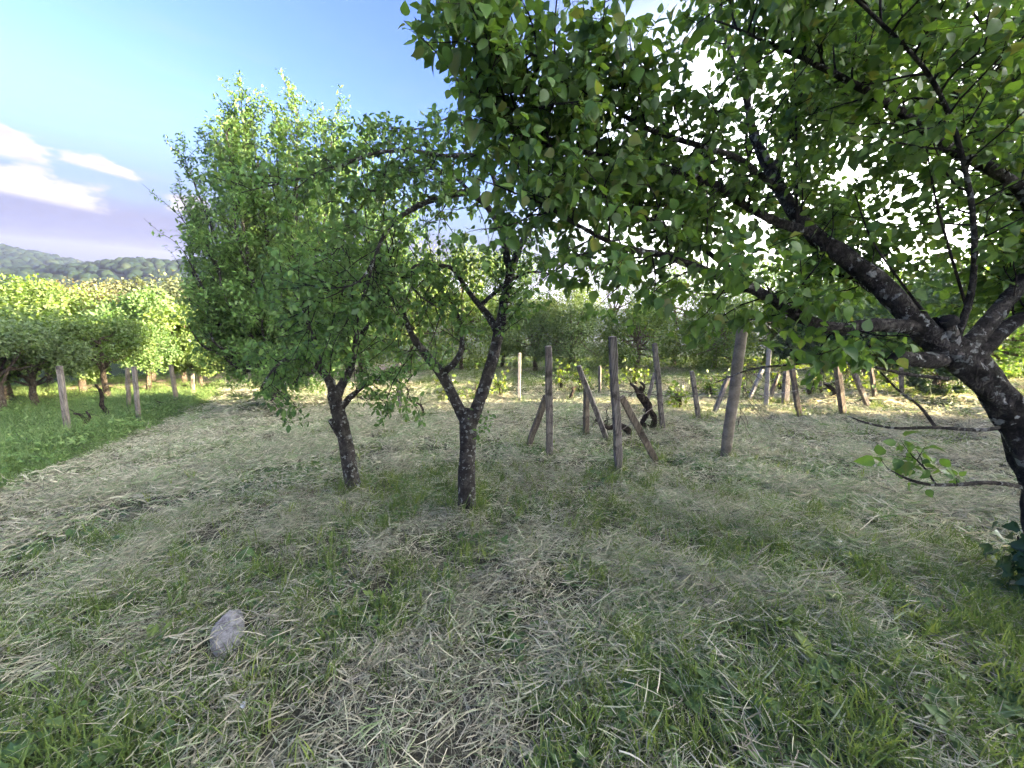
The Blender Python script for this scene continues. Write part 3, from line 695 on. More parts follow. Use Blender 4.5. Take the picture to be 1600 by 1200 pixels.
# ---- clump-crowned trees for the middle and far distance
def clump_tree(name, label, group, loc, height, rad, nleaf, leafsize, mat, seed, trunk_h=.3, trunk_r=.12, nclump=46, squash=1.0, low=.0, clump=.26, cat='tree', lean=0., bark=None, limbs=9, tpl=TINY, fine=True):
    if fine: nleaf = int(nleaf*1.65); leafsize *= .79
    r = np.random.default_rng(seed); x, y = loc; z = float(terrain(x, y)); b0 = np.array([x, y, z])
    root = empty(name, b0, label, cat, group)
    ch = height*(1-trunk_h*(1-low)); cz = height-ch/2
    u = r.normal(0, 1, (nclump, 3)); u /= np.linalg.norm(u, axis=1)[:, None]
    rr = r.uniform(.25, 1., nclump)**(1/2.2)
    egg = 1-.25*u[:, 2:3]
    c = u*rr[:, None]*np.array([rad, rad*squash, ch/2])*np.concatenate([egg, egg, np.ones_like(egg)], 1)*r.uniform(.8, 1.12, (nclump, 1))
    c[:, 2] += cz; c[:, 0] += lean*c[:, 2]
    c += b0
    tb = Buf(); th = height*trunk_h
    tp, tr = resample([b0-[0, 0, .15], b0+[r.normal(0, .05), 0, th*.5], b0+[lean*th+r.normal(0, .06), 0, th*1.0], b0+[lean*cz, 0, cz]], [trunk_r*1.2, trunk_r, trunk_r*.85, trunk_r*.4], .15)
    tube(tb, tp, tr, 8, .08, seed=seed); tb.build('trunk', bark or BARK_F, root)
    lb = Buf()
    for k in range(min(limbs*3, nclump)):
        s0 = tp[r.integers(len(tp)//2, len(tp))]; m = s0+(c[k]-s0)*.5+np.array([0, 0, -.06*height*r.random()])
        p, q = resample([s0, m, c[k]], [trunk_r*.45, trunk_r*.25, trunk_r*.06], .25); tube(lb, p, q, 5)
    lb.build('limbs', bark or BARK_F, root)
    k = r.integers(0, nclump, nleaf); cs = r.uniform(.6, 1.35, nclump)*clump*rad
    g = r.normal(0, 1, (nleaf, 3)); g /= np.linalg.norm(g, axis=1)[:, None]; g *= (r.random(nleaf)**.45)[:, None]
    pos = c[k]+g*cs[k][:, None]*np.array([1, 1, .8])
    pos[:, 2] = np.maximum(pos[:, 2], terrain(pos[:, 0], pos[:, 1])+.03)
    d = g*.7+r.normal(0, .5, (nleaf, 3))+np.array([0, 0, -.15]); nn = g*.6+np.array([0, 0, .7])+r.normal(0, .45, (nleaf, 3))
    cv = r.normal(0, .14, nclump)
    b = Buf(); leaves_into(b, tpl, pos, d, nn, leafsize*r.uniform(.6, 1.4, nleaf), np.clip(r.normal(.45, .17, nleaf)+cv[k], 0, 1))
    b.build('crown', mat, root, kind='stuff')
    return root

def gxy(px, py):
    p = on_ground(px, py); return (p[0], p[1])
def away(px, r, py=440):
    d = ray(px, py); h = math.hypot(d[0], d[1]); return (d[0]/h*r, d[1]/h*r)
def height_to(loc, py):
    """height a tree at loc needs for its top to be seen at row py"""
    z0 = float(terrain(*loc)); lo, hi = z0, z0+20
    for _ in range(40):
        m = (lo+hi)/2
        if to_px(np.array([loc[0], loc[1], m]))[1] > py: lo = m
        else: hi = m
    return lo-z0
def polar(azd, r): return (r*math.sin(R_(azd)), r*math.cos(R_(azd)))

def build_left_trees():
    og = 'low orchard trees beyond the left vine row'
    spec = [  # px, py of trunk foot, row of the crown top, radius, material, label
        ((4, 652), 508, 1.1, LEAF_PALE, 'low spreading orchard tree cut by the left picture edge'),
        ((62, 640), 520, 1.05, LEAF_PALE, 'low pale green orchard tree with short orange-lit trunk behind leftmost post'),
        ((172, 626), 486, .95, LEAF_LIME, 'yellow-green orchard tree with forked trunk between the left posts'),
        ((232, 612), 512, 1.05, LEAF_D, 'dark green orchard tree behind the paired left posts'),
        ((312, 606), 548, .8, LEAF_LIME, 'small bright lime tree at the end of the left vine row'),
    ]
    for i, (pp, top, r, m, lab) in enumerate(spec):
        loc = gxy(*pp); clump_tree('orchard_tree', lab, og, loc, height_to(loc, top), r, 6500, .085, m, 100+i, .42, .065, 24, low=0., clump=.36)
    tg = 'taller trees behind the orchard'
    spec = [
        (45, 22, 436, 2.3, LEAF_LIME, 'tall bright yellow-green tree at far left behind the orchard', 12000, .15),
        (130, 24, 436, 1.8, LEAF_BROWN, 'russet thin-leaved tree between the yellow-green trees', 4600, .13),
        (98, 18.0, 498, 1.2, LEAF_LIME, 'mid yellow-green tree in front of the russet tree', 7000, .12),
        (215, 19.5, 462, 1.6, LEAF_D, 'rounded mid green tree above the left posts', 8500, .15),
        (268, 18.0, 484, 1.3, LEAF_LIME, 'bright green tree beside the edge of the tall dense tree', 8000, .14),
        (335, 22, 455, 2.0, LEAF_LIME, 'lime tree half hidden behind the tall dense tree', 7000, .14),
        (-30, 18, 470, 2.0, LEAF_LIME, 'yellow-green tree cut by the left picture edge', 6000, .15),
    ]
    for i, (px, rr, top, r, m, lab, n, ls) in enumerate(spec):
        loc = away(px, rr); clump_tree('leafy_tree', lab, tg, loc, height_to(loc, top), r, n, ls, m, 130+i, .3, .09, 30, low=0., clump=.32)
    vg = 'olive trees on the valley slope'
    spec = [(75, 48, 448, 3.0, LEAF_OLIVE, 'olive-green valley tree behind the far left tree'), (120, 60, 446, 3.4, LEAF_BROWN, 'brownish valley tree below the wooded spur'), (205, 46, 446, 3.4, LEAF_OLIVE, 'broad olive-green tree in front of the wooded spur'),
            (250, 52, 448, 3.8, LEAF_OLIVE, 'olive tree beside the tall dense tree edge in the valley'), (310, 45, 440, 4.5, LEAF_OLIVE, 'olive valley tree seen through the tall dense tree'), (5, 42, 450, 3.6, LEAF_OLIVE, 'olive valley tree at the left picture edge'), (165, 55, 450, 3.6, LEAF_OLIVE, 'olive valley tree between russet and bright green trees')]
    for i, (px, rr, top, r, m, lab) in enumerate(spec):
        loc = away(px, rr); clump_tree('valley_tree', lab, vg, loc, height_to(loc, top), r, 7000, .34, m, 150+i, .2, .2, 60, low=.5)
build_left_trees()

def build_back_trees():
    hg = 'bushes and trees behind the vineyard'
    spec = [  # px, distance, row of the top, radius, mat, label, n, leaf
        (560, 17, 393, 2.1, LEAF_LIME, 'sunlit lime tree seen between the tall dense tree and bent plum', 8000, .12),
        (645, 15.5, 373, 2.0, LEAF_LIME, 'sunlit yellow-green tree behind the bent plum', 9000, .12),
        (730, 16.5, 368, 2.0, LEAF_LIME, 'sunlit yellow tree behind the forked plum', 9000, .12),
        (795, 18, 393, 2.0, LEAF_D, 'green tree right of the forked plum trunk, behind the bushes', 8000, .12),
        (850, 15.5, 458, 1.5, LEAF_PALE, 'pale grey-green bush behind the thin sunlit post', 8000, .10),
        (905, 15.0, 446, 1.7, LEAF_PALE, 'large pale green bush behind the crossed posts', 9000, .10),
        (965, 18.2, 393, 2.1, LEAF_D, 'taller green tree behind the gnarled vines', 8000, .10),
        (1015, 15.6, 460, 1.5, LEAF_LIME, 'yellow-green bush behind the middle posts', 7000, .10),
        (1080, 18.5, 396, 2.2, LEAF_D, 'taller green tree behind the thick round post', 8000, .12),
        (1145, 16.2, 456, 1.6, LEAF_LIME, 'yellow-green bush behind the whitish post', 7000, .10),
        (1225, 19, 403, 2.3, LEAF_D, 'taller green tree behind the right group of posts', 8000, .12),
        (1310, 17.5, 448, 1.9, LEAF_DARK, 'dark bush behind the rightmost posts', 8000, .12),
    ]
    for i, (px, rr, top, r, m, lab, n, ls) in enumerate(spec):
        loc = away(px, rr); h = height_to(loc, top)
        clump_tree('hedge_bush' if top > 435 else 'leafy_tree', lab, hg, loc, h, r, n, ls, m, 200+i, .16, .09, 50, low=.9, clump=.32, cat='bush' if top > 435 else 'tree')
    wg = 'trees of the wood edge on the right'
    spec = [(1395, 17.5, 430, 2.2, 'dark tree of the wood edge right of the rightmost post'), (1480, 17.5, 408, 2.3, 'dark tree behind the leaning apricot trunk'), (1575, 18, 403, 2.4, 'dark wood-edge tree at the right picture edge'), (1360, 23, 418, 2.8, 'dark tall tree further back behind the apricot limbs')]
    for i, (px, rr, top, r, lab) in enumerate(spec):
        loc = away(px, rr); clump_tree('wood_tree', lab, wg, loc, height_to(loc, top), r, 9000, .14, LEAF_D, 230+i, .15, .12, 70, low=.8, clump=.28)
    p = gxy(1452, 622)
    clump_tree('dark_shrub', 'low round dark green shrub beside the apricot trunk behind the rightmost post', None, p, .95, .5, 3500, .07, LEAF_DARK, 240, .1, .03, 30, low=1., cat='bush')
    # the wood right of the picture that keeps the clearing in evening shade
    k = 0
    for x in (17, 22.5):
        for y in np.arange(-24, 3.6, 3.9):
            yy = y+rng.uniform(-.5, .5)+(0 if x < 20 else 1.9)
            yy = min(yy, 2.4-(x-17)*.12)
            clump_tree('wood_tree', 'tall wood tree outside the right picture edge shading the clearing', 'tall wood trees right of the picture', (x+rng.uniform(-.8, .8), yy), rng.uniform(8.2, 9.8), 2.8, 3200, .5, LEAF_DARK, 300+k, .15, .2, 60, low=.5, clump=.34, fine=False); k += 1
build_back_trees()

# ------------------------------------------------------------------ vineyard posts, braces, vines, wires
def wood_mat(name, c1, c2, grain=60):
    m, t = new_mat(name); tc = t.n('ShaderNodeTexCoord').outputs['Object']
    mp = t.n('ShaderNodeMapping'); t.put(mp.inputs[0], tc); mp.inputs['Scale'].default_value = (1, 1, .06)
    n1 = t.noise(mp.outputs[0], grain, 5, .7); n2 = t.noise(tc, 7, 4, .6); n3 = t.noise(tc, 45, 3, .6)
    col = t.mix(t.rng(n1, .35, .68), c1, c2)
    col = t.mix(t.rng(n2, .5, .7), col, tuple(c*.6 for c in c1))
    col = t.mix(t.math('MULTIPLY', t.rng(n3, .6, .72), .5), col, (.26, .28, .22))
    out(t, principled(t, col, .9, t.bump(t.math('ADD', n1, t.math('MULTIPLY', n3, .4)), .6, .008), .15)); return m
WOOD_G = wood_mat('weathered_post', (.085, .074, .066), (.26, .23, .205))
WOOD_B = wood_mat('brown_post', (.08, .064, .05), (.23, .19, .15))
CONC = plain_mat('concrete_post', (.13, .11, .085), (.24, .205, .165), 9, .9, .5)
PALE = plain_mat('pale_post', (.17, .16, .155), (.29, .275, .265), 12, .9, .4)
IRON = plain_mat('rusty_wire', (.05, .035, .028), (.10, .085, .075), 40, .6, .1)

def frame_top(bpos, px, py):
    """point on the pixel's ray standing in the upright plane through bpos that faces the viewer"""
    d = ray(px, py); h = unit(np.array([bpos[0], bpos[1], 0.0])); 
    fw = np.array([0, 1.0, 0]); t = (bpos-CAM)@fw/(d@fw); return CAM+d*t

def make_post(name, label, base_px, top_px, width_px, mat, group, cat='post', square=True, dy=0.0, seed=0, off=None, wrap=False):
    b = on_ground(*base_px); top = frame_top(b, *top_px); dep = float((b-CAM)@_f)
    top = top+np.array([0, dy, 0]); w = width_px/F_PX*dep/2
    w *= 1/(1+.8*abs(b[0]/b[1])) if square else math.cos(math.atan2(b[0], b[1]))
    axis = unit(top-b); root_b = b-axis*.12
    r = np.random.default_rng(500+seed); n = 9
    t = np.linspace(0, 1, n); pts = root_b+(top-root_b)*t[:, None]; pts[1:-1] += r.normal(0, w*.06, (n-2, 3))
    buf = Buf()
    if square:
        # split square post with worn, slightly chamfered edges
        yaw = r.uniform(-.35, .35); ex = unit(np.cross(axis, [math.sin(yaw), math.cos(yaw), 0])); ey = np.cross(axis, ex)
        c = .8; oct_ = [(1, c), (c, 1), (-c, 1), (-1, c), (-1, -c), (-c, -1), (c, -1), (1, -c)]
        V = []
        for i in range(n):
            s = w*(1+r.normal(0, .025))*(1.0 if i < n-1 else .9)
            V += [pts[i]+s*(1+r.normal(0, .02))*(a*ex+q*ey) for a, q in oct_]
        V = np.array(V); i = np.arange(n-1)[:, None]*8; j = np.arange(8)[None]; k = (j+1) % 8
        V = V-b
        buf.add(V, np.stack([i+j, i+k, i+8+k, i+8+j], -1).reshape(-1, 4))
        tp = np.vstack([V[-8:], V[-8:].mean(0)+axis*w*r.uniform(.1, .5)]); jj = np.arange(8)
        buf.add(tp, np.stack([jj, (jj+1) % 8, np.full(8, 8)], -1))
    else:
        p, q = resample(pts-b, np.linspace(w*1.04, w*.95, n), .04); tube(buf, p, q, 18, .02, True, seed=seed)
    o = buf.build(name, mat, smooth=not square); o.location = tuple(b)
    tag(o, label, cat, group)
    if wrap:   # wire wound round the post
        for h in (.25, .62):
            c0 = root_b+(top-root_b)*h; ring = Buf(); th = np.linspace(0, 2*np.pi, 25)
            e1 = unit(np.cross(axis, [0, 1, 0])); e2 = np.cross(axis, e1)
            tube(ring, c0-b+(w*1.06)*(np.cos(th)[:, None]*e1+np.sin(th)[:, None]*e2)+np.linspace(0, .01, 25)[:, None]*axis, np.full(25, .0022), 5)
            ro = ring.build('wire_loop', IRON); ro.parent = o
    return b, top
POST = {}
def posts():
    g = 'posts of the vineyard'; gb = 'slanting brace posts of the vineyard'; gl = 'posts of the left vine row'
    L = [
     ('vine_post', 'thin sunlit post standing alone right of the forked plum', (811, 630), (812, 552), 5, PALE, g, True),
     ('vine_post', 'square grey post with a short brace leaning on its left', (859, 714), (857, 541), 11, WOOD_G, g, True),
     ('vine_post', 'short stump post behind the slanting brace', (916, 683), (916, 606), 9, WOOD_B, g, True),
     ('vine_post', 'tall square weathered post in front of the gnarled vines', (967, 736), (957, 526), 14, WOOD_G, g, True),
     ('vine_post', 'leaning grey post just right of the gnarled vines', (1036, 674), (1023, 537), 9, WOOD_G, g, True),
     ('vine_post', 'thin tilted post between gnarled vines and thick round post', (1092, 657), (1081, 580), 8, WOOD_G, g, True),
     ('concrete_post', 'thick round concrete post wound with wire and hanging dry vines', (1133, 716), (1160, 515), 18, CONC, g, False),
     ('vine_post', 'whitish post with braces on both sides, right of the thick post', (1196, 640), (1202, 537), 8, PALE, g, True),
     ('vine_post', 'brown tilted post right of the whitish post', (1250, 655), (1237, 572), 10, WOOD_B, g, True),
     ('vine_post', 'broad brown post leaning left in the right group', (1318, 651), (1304, 545), 13, WOOD_B, g, True),
     ('vine_post', 'dark thin post behind the right slanting brace', (1368, 626), (1360, 570), 8, WOOD_B, g, True),
     ('vine_post', 'rightmost vineyard post beside the low dark shrub', (1409, 622), (1408, 575), 8, WOOD_G, g, True),
     ('vine_post', 'slim dark post among the tangled vines at right', (1283, 621), (1281, 570), 5, WOOD_B, g, True),
     ('vine_post', 'far slim post seen between brace and tall weathered post', (937, 618), (937, 572), 5, WOOD_G, g, True),
     ('vine_post', 'far post half hidden left of the forked plum trunk', (625, 642), (624, 600), 7, WOOD_G, g, True),
     ('vine_post', 'leftmost dark tilted post standing in tall grass', (108, 685), (92, 572), 12, WOOD_G, gl, True),
     ('vine_post', 'mottled tilted post of the left row, front one of the close pair', (218, 664), (209, 573), 9, WOOD_G, gl, True),
     ('vine_post', 'pink-lit post of the left row, back one of the close pair', (202, 643), (199, 575), 8, CONC, gl, True),
     ('vine_post', 'sunlit tapering post at the path bend on the left', (277, 634), (267, 570), 8, CONC, gl, True),
     ('vine_post', 'short last post of the left row beside the lime tree', (303, 623), (301, 584), 6, CONC, gl, True),
    ]
    for i, (n, lab, b, t, w, m, gr, sq) in enumerate(L):
        POST[i] = make_post(n, lab, b, t, w, m, gr, 'post', sq, seed=i, wrap=(n == 'concrete_post'))
    Bc = [
     ('short brace leaning right onto the square grey post', (824, 700), (853, 617), 9, WOOD_B, -.08),
     ('long brace slanting down right across the short stump post', (951, 693), (904, 572), 9, WOOD_G, .0),
     ('thick brace slanting down right from the tall weathered post', (1027, 724), (966, 615), 13, WOOD_B, -.15),
     ('slim brace leaning behind the gnarled vines', (1006, 648), (1026, 585), 7, WOOD_G, .1),
     ('grey brace leaning right toward the thick round post', (1114, 650), (1143, 590), 8, WOOD_G, .1),
     ('pale brace left of the whitish post', (1168, 630), (1196, 578), 7, PALE, .1),
     ('brown brace right of the whitish post leaning away', (1200, 630), (1226, 588), 7, WOOD_B, .2),
     ('broad grey brace behind the brown tilted post', (1226, 634), (1240, 580), 12, WOOD_G, .2),
     ('broad brace slanting down right beside the broad brown post', (1358, 639), (1318, 552), 10, WOOD_G, -.05),
     ('slanting brace left of the tangled vines at right', (1262, 622), (1276, 586), 6, WOOD_G, .2),
    ]
    for i, (lab, b, t, w, m, dy) in enumerate(Bc): make_post('brace_post', lab, b, t, w, m, gb, 'brace', True, dy, 40+i)
posts()

VINE = bark_mat('vine_bark', (.022, .017, .014), (.115, .086, .066), (.12, .11, .1), .1, 1.6)
DRY = plain_mat('dry_vine', (.05, .036, .028), (.12, .09, .07), 30)
def build_vine(label, stems, group, seed, canes=6, cane_len=(.25, .6), name='grape_vine', leaves=0):
    r = np.random.default_rng(seed); T = Tree(seed)
    b = on_ground(*stems[0][0][:2]); dep = float((b-CAM)@_f); root = empty(name, b, label, 'vine', group)
    ends = []
    for st in stems:
        pts = []; rad = []
        for j, (px, py, w) in enumerate(st):
            q = frame_top(b, px, py)+np.array([0, r.normal(0, .04) if j else 0, 0]); pts.append(q); rad.append(w/F_PX*dep/2)
        if st is stems[0]: pts[0] = pts[0]-np.array([0, 0, .05])
        p, q = resample(pts, rad, .02); bb = Buf(); tube(bb, p, q, 10, .22, seed=seed); bb.build('stem', VINE, root); ends.append(p)
    cb = Buf()
    for k in range(canes):
        e = ends[r.integers(len(ends))]; p0 = e[-1-r.integers(0, max(1, len(e)//3))]
        p = T.path(p0, r.normal(0, 1, 3)+np.array([0, 0, .5]), r.uniform(*cane_len), .04, .25, .2, .5); tube(cb, p, np.linspace(.006, .002, len(p)), 4)
        for _ in range(leaves):
            i = r.integers(1, len(p)); T.leaf_at(p[i], np.array([0, 0, 1.]), r.normal(0, 1, 3), .07)
    cb.build('canes', VINE, root)
    if leaves:
        pos, d, nn, s = T.arrays(); lb = Buf(); leaves_into(lb, APRICOT, pos, d, nn, s, r.random(len(pos))); lb.build('foliage', LEAF_LIME, root, kind='stuff')
def vines():
    g = 'old grape vines among the posts'
    build_vine('twisted black vine with looped double trunk beside the leaning grey post', [[(1018, 673, 9), (1022, 655, 9), (1016, 642, 8), (1008, 630, 8), (998, 618, 7), (992, 606, 6), (986, 600, 4)], [(1018, 670, 8), (1005, 662, 8), (1010, 645, 8), (1014, 632, 7), (1006, 618, 5), (1000, 604, 4)], [(998, 618, 5), (1006, 604, 4), (1002, 598, 3)]], g, 61, 9)
    build_vine('low hooked dark vine stump behind the tall weathered post', [[(980, 687, 10), (982, 676, 9), (978, 668, 9), (966, 664, 8), (952, 668, 7), (942, 662, 5), (930, 655, 4)]], g, 62, 7)
    build_vine('small crooked vine between the far slim posts', [[(890, 627, 5), (893, 618, 5), (897, 611, 4), (893, 606, 3), (900, 604, 2)]], g, 63, 4, (.2, .4))
    build_vine('thin vine stump left of the forked plum trunk', [[(659, 652, 4), (661, 642, 4), (658, 634, 3), (652, 628, 2)]], g, 64, 4, (.2, .4))
    build_vine('tangled dark vine with leaves among the right group of posts', [[(1300, 625, 8), (1302, 612, 7), (1296, 604, 6), (1290, 600, 4)], [(1300, 622, 5), (1308, 606, 4), (1300, 596, 3)]], g, 65, 16, (.3, .9), leaves=2)
    build_vine('tangled leafy vine left of the slim dark post', [[(1270, 622, 6), (1266, 610, 5), (1272, 600, 4)]], g, 66, 14, (.3, .9), leaves=3)
    for i, (px, py) in enumerate([(875, 612), (905, 611), (952, 611), (1060, 640), (745, 628), (780, 622), (700, 630)]):
        nm = ['left of the far slim post', 'just left of the long brace top', 'behind the tall weathered post', 'left of the thin tilted post', 'between the forked plum and thin sunlit post', 'beside the thin sunlit post', 'behind the forked plum trunk'][i]
        build_vine('far bushy vine with dry canes '+nm, [[(px, py, 5), (px+2, py-12, 4), (px-2, py-22, 3)]], g, 70+i, 18, (.3, .9), leaves=7)
    for i, (px, py, lab) in enumerate([(1110, 622, 'low leafy vine left of the thick round post, far row'), (1152, 618, 'low leafy vine just right of the thick round post, far row'), (1215, 613, 'low leafy vine behind the brown brace right of the whitish post'), (1335, 613, 'low leafy vine left of the broad slanting brace'), (1385, 611, 'low leafy vine right of the broad slanting brace'), (992, 607, 'low leafy vine in the far row above the twisted black vine')]):
        build_vine(lab, [[(px, py, 5), (px+2, py-10, 4), (px-2, py-18, 3)]], g, 110+i, 18, (.3, 1.0), leaves=8)
    gl = 'old vines of the left row'
    build_vine('forked dead vine beside the leftmost tilted post', [[(134, 674, 6), (132, 662, 6), (124, 650, 4), (118, 645, 3)], [(133, 664, 5), (138, 652, 4), (130, 644, 2)]], gl, 81, 5, (.15, .35))
    build_vine('upright bare vine between the leftmost post and close pair', [[(160, 662, 6), (161, 648, 6), (156, 634, 5), (155, 616, 4), (153, 600, 3)]], gl, 82, 6, (.15, .5))
    build_vine('short crooked vine stump in the tall grass at left', [[(55, 702, 6), (47, 696, 6), (40, 692, 5), (40, 684, 4)]], gl, 83, 2, (.1, .2))
    build_vine('dark curled vine right of the close pair of posts', [[(246, 646, 5), (244, 636, 5), (250, 630, 4), (252, 626, 3)]], gl, 84, 4, (.12, .3))
    # dry tangle hanging on the concrete post
    b, top = POST[6]; r = np.random.default_rng(91); T = Tree(91); buf = Buf()
    for k in range(26):
        h = r.uniform(.25, .8); p0 = b+(top-b)*h+np.array([.09, -.02, 0])
        p = T.path(p0, np.array([r.uniform(.1, .9), r.normal(0, .4), -.4]), r.uniform(.25, .75), .04, .25, 0, 1.3); p[:, 2] = np.maximum(p[:, 2], terrain(p[:, 0], p[:, 1])+.02)
        tube(buf, p, np.linspace(.0032, .0014, len(p)), 4)
    o = buf.build('dry_creeper', DRY); tag(o, 'tangle of dry creeper stems hanging off the thick round post', 'creeper')
vines()

def wires():
    g = 'slack trellis wires between posts'
    def wire(a, b, sag, lab):
        t = np.linspace(0, 1, 24)[:, None]; p = a+(b-a)*t; p[:, 2] -= sag*4*(t*(1-t))[:, 0]
        bf = Buf(); tube(bf, p, np.full(24, .004), 5); o = bf.build('trellis_wire', IRON); tag(o, lab, 'wire', g)
    def at(i, h): b, t = POST[i]; return b+(t-b)*h
    wire(at(6, .45), at(9, .55), .02, 'lower wire from the thick round post to the broad brown post')
    wire(at(6, .66), at(9, .8), .02, 'upper wire from the thick round post to the broad brown post')
    wire(at(9, .5), P(1520, 628, 6.0), .03, 'wire running right from the broad brown post behind the apricot trunk')
    wire(at(9, .72), P(1520, 590, 6.2), .03, 'higher wire running right from the broad brown post')
    wire(at(3, .3), at(4, .35), .01, 'low wire from the tall weathered post past the gnarled vines')
    wire(at(3, .62), at(6, .5), .03, 'wire from the tall weathered post to the thick round post')
    wire(at(7, .6), at(8, .6), .02, 'wire between the whitish and brown tilted posts')
    wire(at(1, .7), at(0, .75), .02, 'thin wire between the square grey post and thin sunlit post')
    wire(at(15, .75), at(16, .75), .03, 'wire between the leftmost post and the close pair')
wires()

# ------------------------------------------------------------------ ivy on the apricot foot, stone, litter
def build_ivy():
    r = np.random.default_rng(5); p, rad = pts_px(AP_TRUNK); p, rad = resample(p, rad, .03)
    z0 = terrain(p[0][0], p[0][1]); base = np.array([p[2][0]-.1, p[2][1]-.1, float(z0)])
    root = empty('ivy_plant', base, 'green ivy clothing the foot of the leaning apricot trunk', 'ivy')
    sb = Buf(); pos = []; nn = []; dd = []
    for k in range(15):
        a = r.uniform(2.3, 5.2); pts = []
        for i in range(0, min(26, len(p))):
            a += r.normal(0, .18); hgt = p[i]+np.array([math.cos(a), math.sin(a), 0])*(rad[i]*1.08+.008)
            if hgt[2] < z0-.02: continue
            pts.append(hgt)
            if hgt[2] > z0+.42*r.uniform(.5, 1.15): break
            for _ in range(2 if len(pts) % 2 else 1):
                o_ = np.array([math.cos(a), math.sin(a), 0]); pos.append(hgt+o_*r.uniform(.0, .11)+r.normal(0, .035, 3)); nn.append(unit(o_+r.normal(0, .35, 3)+[0, 0, .4])); dd.append(unit(np.array([r.normal(0, .6), r.normal(0, .6), -.7])))
        if len(pts) > 2: tube(sb, np.array(pts), np.full(len(pts), .004), 4)
    for k in range(60):
        a = r.uniform(2.5, 4.9); q = np.array([p[2][0]+math.cos(a)*r.uniform(.12, .36), p[2][1]+math.sin(a)*r.uniform(.12, .36), 0]); q[2] = terrain(q[0], q[1])+r.uniform(.02, .12)
        pos.append(q); nn.append(unit(np.array([0, 0, 1])+r.normal(0, .35, 3))); dd.append(r.normal(0, 1, 3))
    sb.build('stem', BARK_T, root)
    tb = Buf(); tb.add(*IVY); me = tb.mesh('leaf', LEAF_IVY, True); pos = np.array(pos); x, y, z = frames(np.array(dd), np.array(nn))
    for k in range(len(pos)):
        o = bpy.data.objects.new('leaf', me); COL.objects.link(o); o.parent = root; s = r.uniform(.04, .075); Mx = Matrix.Identity(4)
        for i in range(3): Mx[i][0] = x[k, i]*s; Mx[i][1] = y[k, i]*s; Mx[i][2] = z[k, i]*s; Mx[i][3] = pos[k, i]-base[i]
        o.matrix_local = Mx
build_ivy()

def build_stone():
    import bmesh
    c = on_ground(357, 995); bm = bmesh.new(); bmesh.ops.create_icosphere(bm, subdivisions=4, radius=1)
    V = np.array([v.co[:] for v in bm.verts]); Fc = np.array([[v.index for v in f.verts] for f in bm.faces]); bm.free()
    V = V*(1+.12*np.sin(V[:, [1, 2, 0]]*4.1+1)*np.sin(V[:, [2, 0, 1]]*3.3)+.05*np.sin(V[:, [2, 0, 1]]*11+V[:, [0, 1, 2]]*9)+.05*np.sin(V[:, [1, 0, 2]]*5.3+2))
    V = np.sign(V)*np.abs(V)**.8
    a = .55; Rz = np.array([[math.cos(a), -math.sin(a), 0], [math.sin(a), math.cos(a), 0], [0, 0, 1]])
    V = (V*np.array([.07, .145, .024]))@Rz.T
    b = Buf(); b.add(V, Fc); o = b.build('field_stone', plain_mat('pale_stone', (.17, .16, .155), (.40, .38, .37), 34, .9, 1.)); o.location = (c[0], c[1], c[2]+.034)
    tag(o, 'flat pale grey stone half sunk in the grass at lower left', 'stone')
build_stone()

# ------------------------------------------------------------------ ground cover (geometry-node scatter of small clumps)
def in_lush(x, y):
    """left strip of uncut grass: left of the path edge line"""
    a = on_edge[0]; b = on_edge[1]; c = on_edge[2]
    f1 = (b[0]-a[0])*(y-a[1])-(b[1]-a[1])*(x-a[0]); f2 = (c[0]-b[0])*(y-b[1])-(c[1]-b[1])*(x-b[0])
    return np.where(y < b[1], f1, f2)
on_edge = [on_ground(0, 775), on_ground(275, 655), on_ground(330, 622)]

def ribbon_clump(seed, n, spread, length, width, flat, bend, lift=.02, vlo=0., vhi=1., upright=0., aligned=0.):
    r = np.random.default_rng(seed); b = Buf(); S = 4
    for k in range(n):
        p = np.array([r.normal(0, spread), r.normal(0, spread), r.uniform(0, lift)])
        a = r.normal(0, .5) if r.random() < aligned else r.uniform(0, 6.283); L = r.uniform(*length); w = r.uniform(*width)
        el = (r.normal(.10, .26) if flat else r.normal(1.15, .28))
        d = np.array([math.cos(a)*math.cos(el), math.sin(a)*math.cos(el), math.sin(el)])
        side = unit(np.cross(d, r.normal(0, 1, 3) if flat else [0, 0, 1.0])); pts = [p]; dd = d.copy()
        turn = r.normal(0, bend, 3)
        for i in range(S-1):
            dd = unit(dd+turn*.5+np.array([0, 0, -bend*.5 if not flat else -.06])); q = pts[-1]+dd*L/(S-1); q[2] = max(q[2], .002); pts.append(q)
        pts = np.array(pts); ww = w*np.array([.8, 1, .8, .12])[:, None]*.5
        V = np.stack([pts-side*ww, pts+side*ww], 1).reshape(-1, 3); i = np.arange(S-1)*2
        b.add(V, np.stack([i, i+1, i+3, i+2], -1), r.uniform(vlo, vhi))
    return b
def leaf_clump(seed, n, spread, size, tpl, tilt=.5, stalk=0.):
    r = np.random.default_rng(seed); b = Buf(); a = r.uniform(0, 6.28, n)
    pos = np.stack([r.normal(0, spread, n), r.normal(0, spread, n), r.uniform(.005, .01+stalk, n)], -1)
    d = np.stack([np.cos(a), np.sin(a), r.normal(tilt, .25, n)], -1); nn = np.stack([-np.cos(a)*.5, -np.sin(a)*.5, np.ones(n)], -1)+r.normal(0, .25, (n, 3))
    leaves_into(b, tpl, pos, d, nn, r.uniform(*size, n), r.random(n)); return b

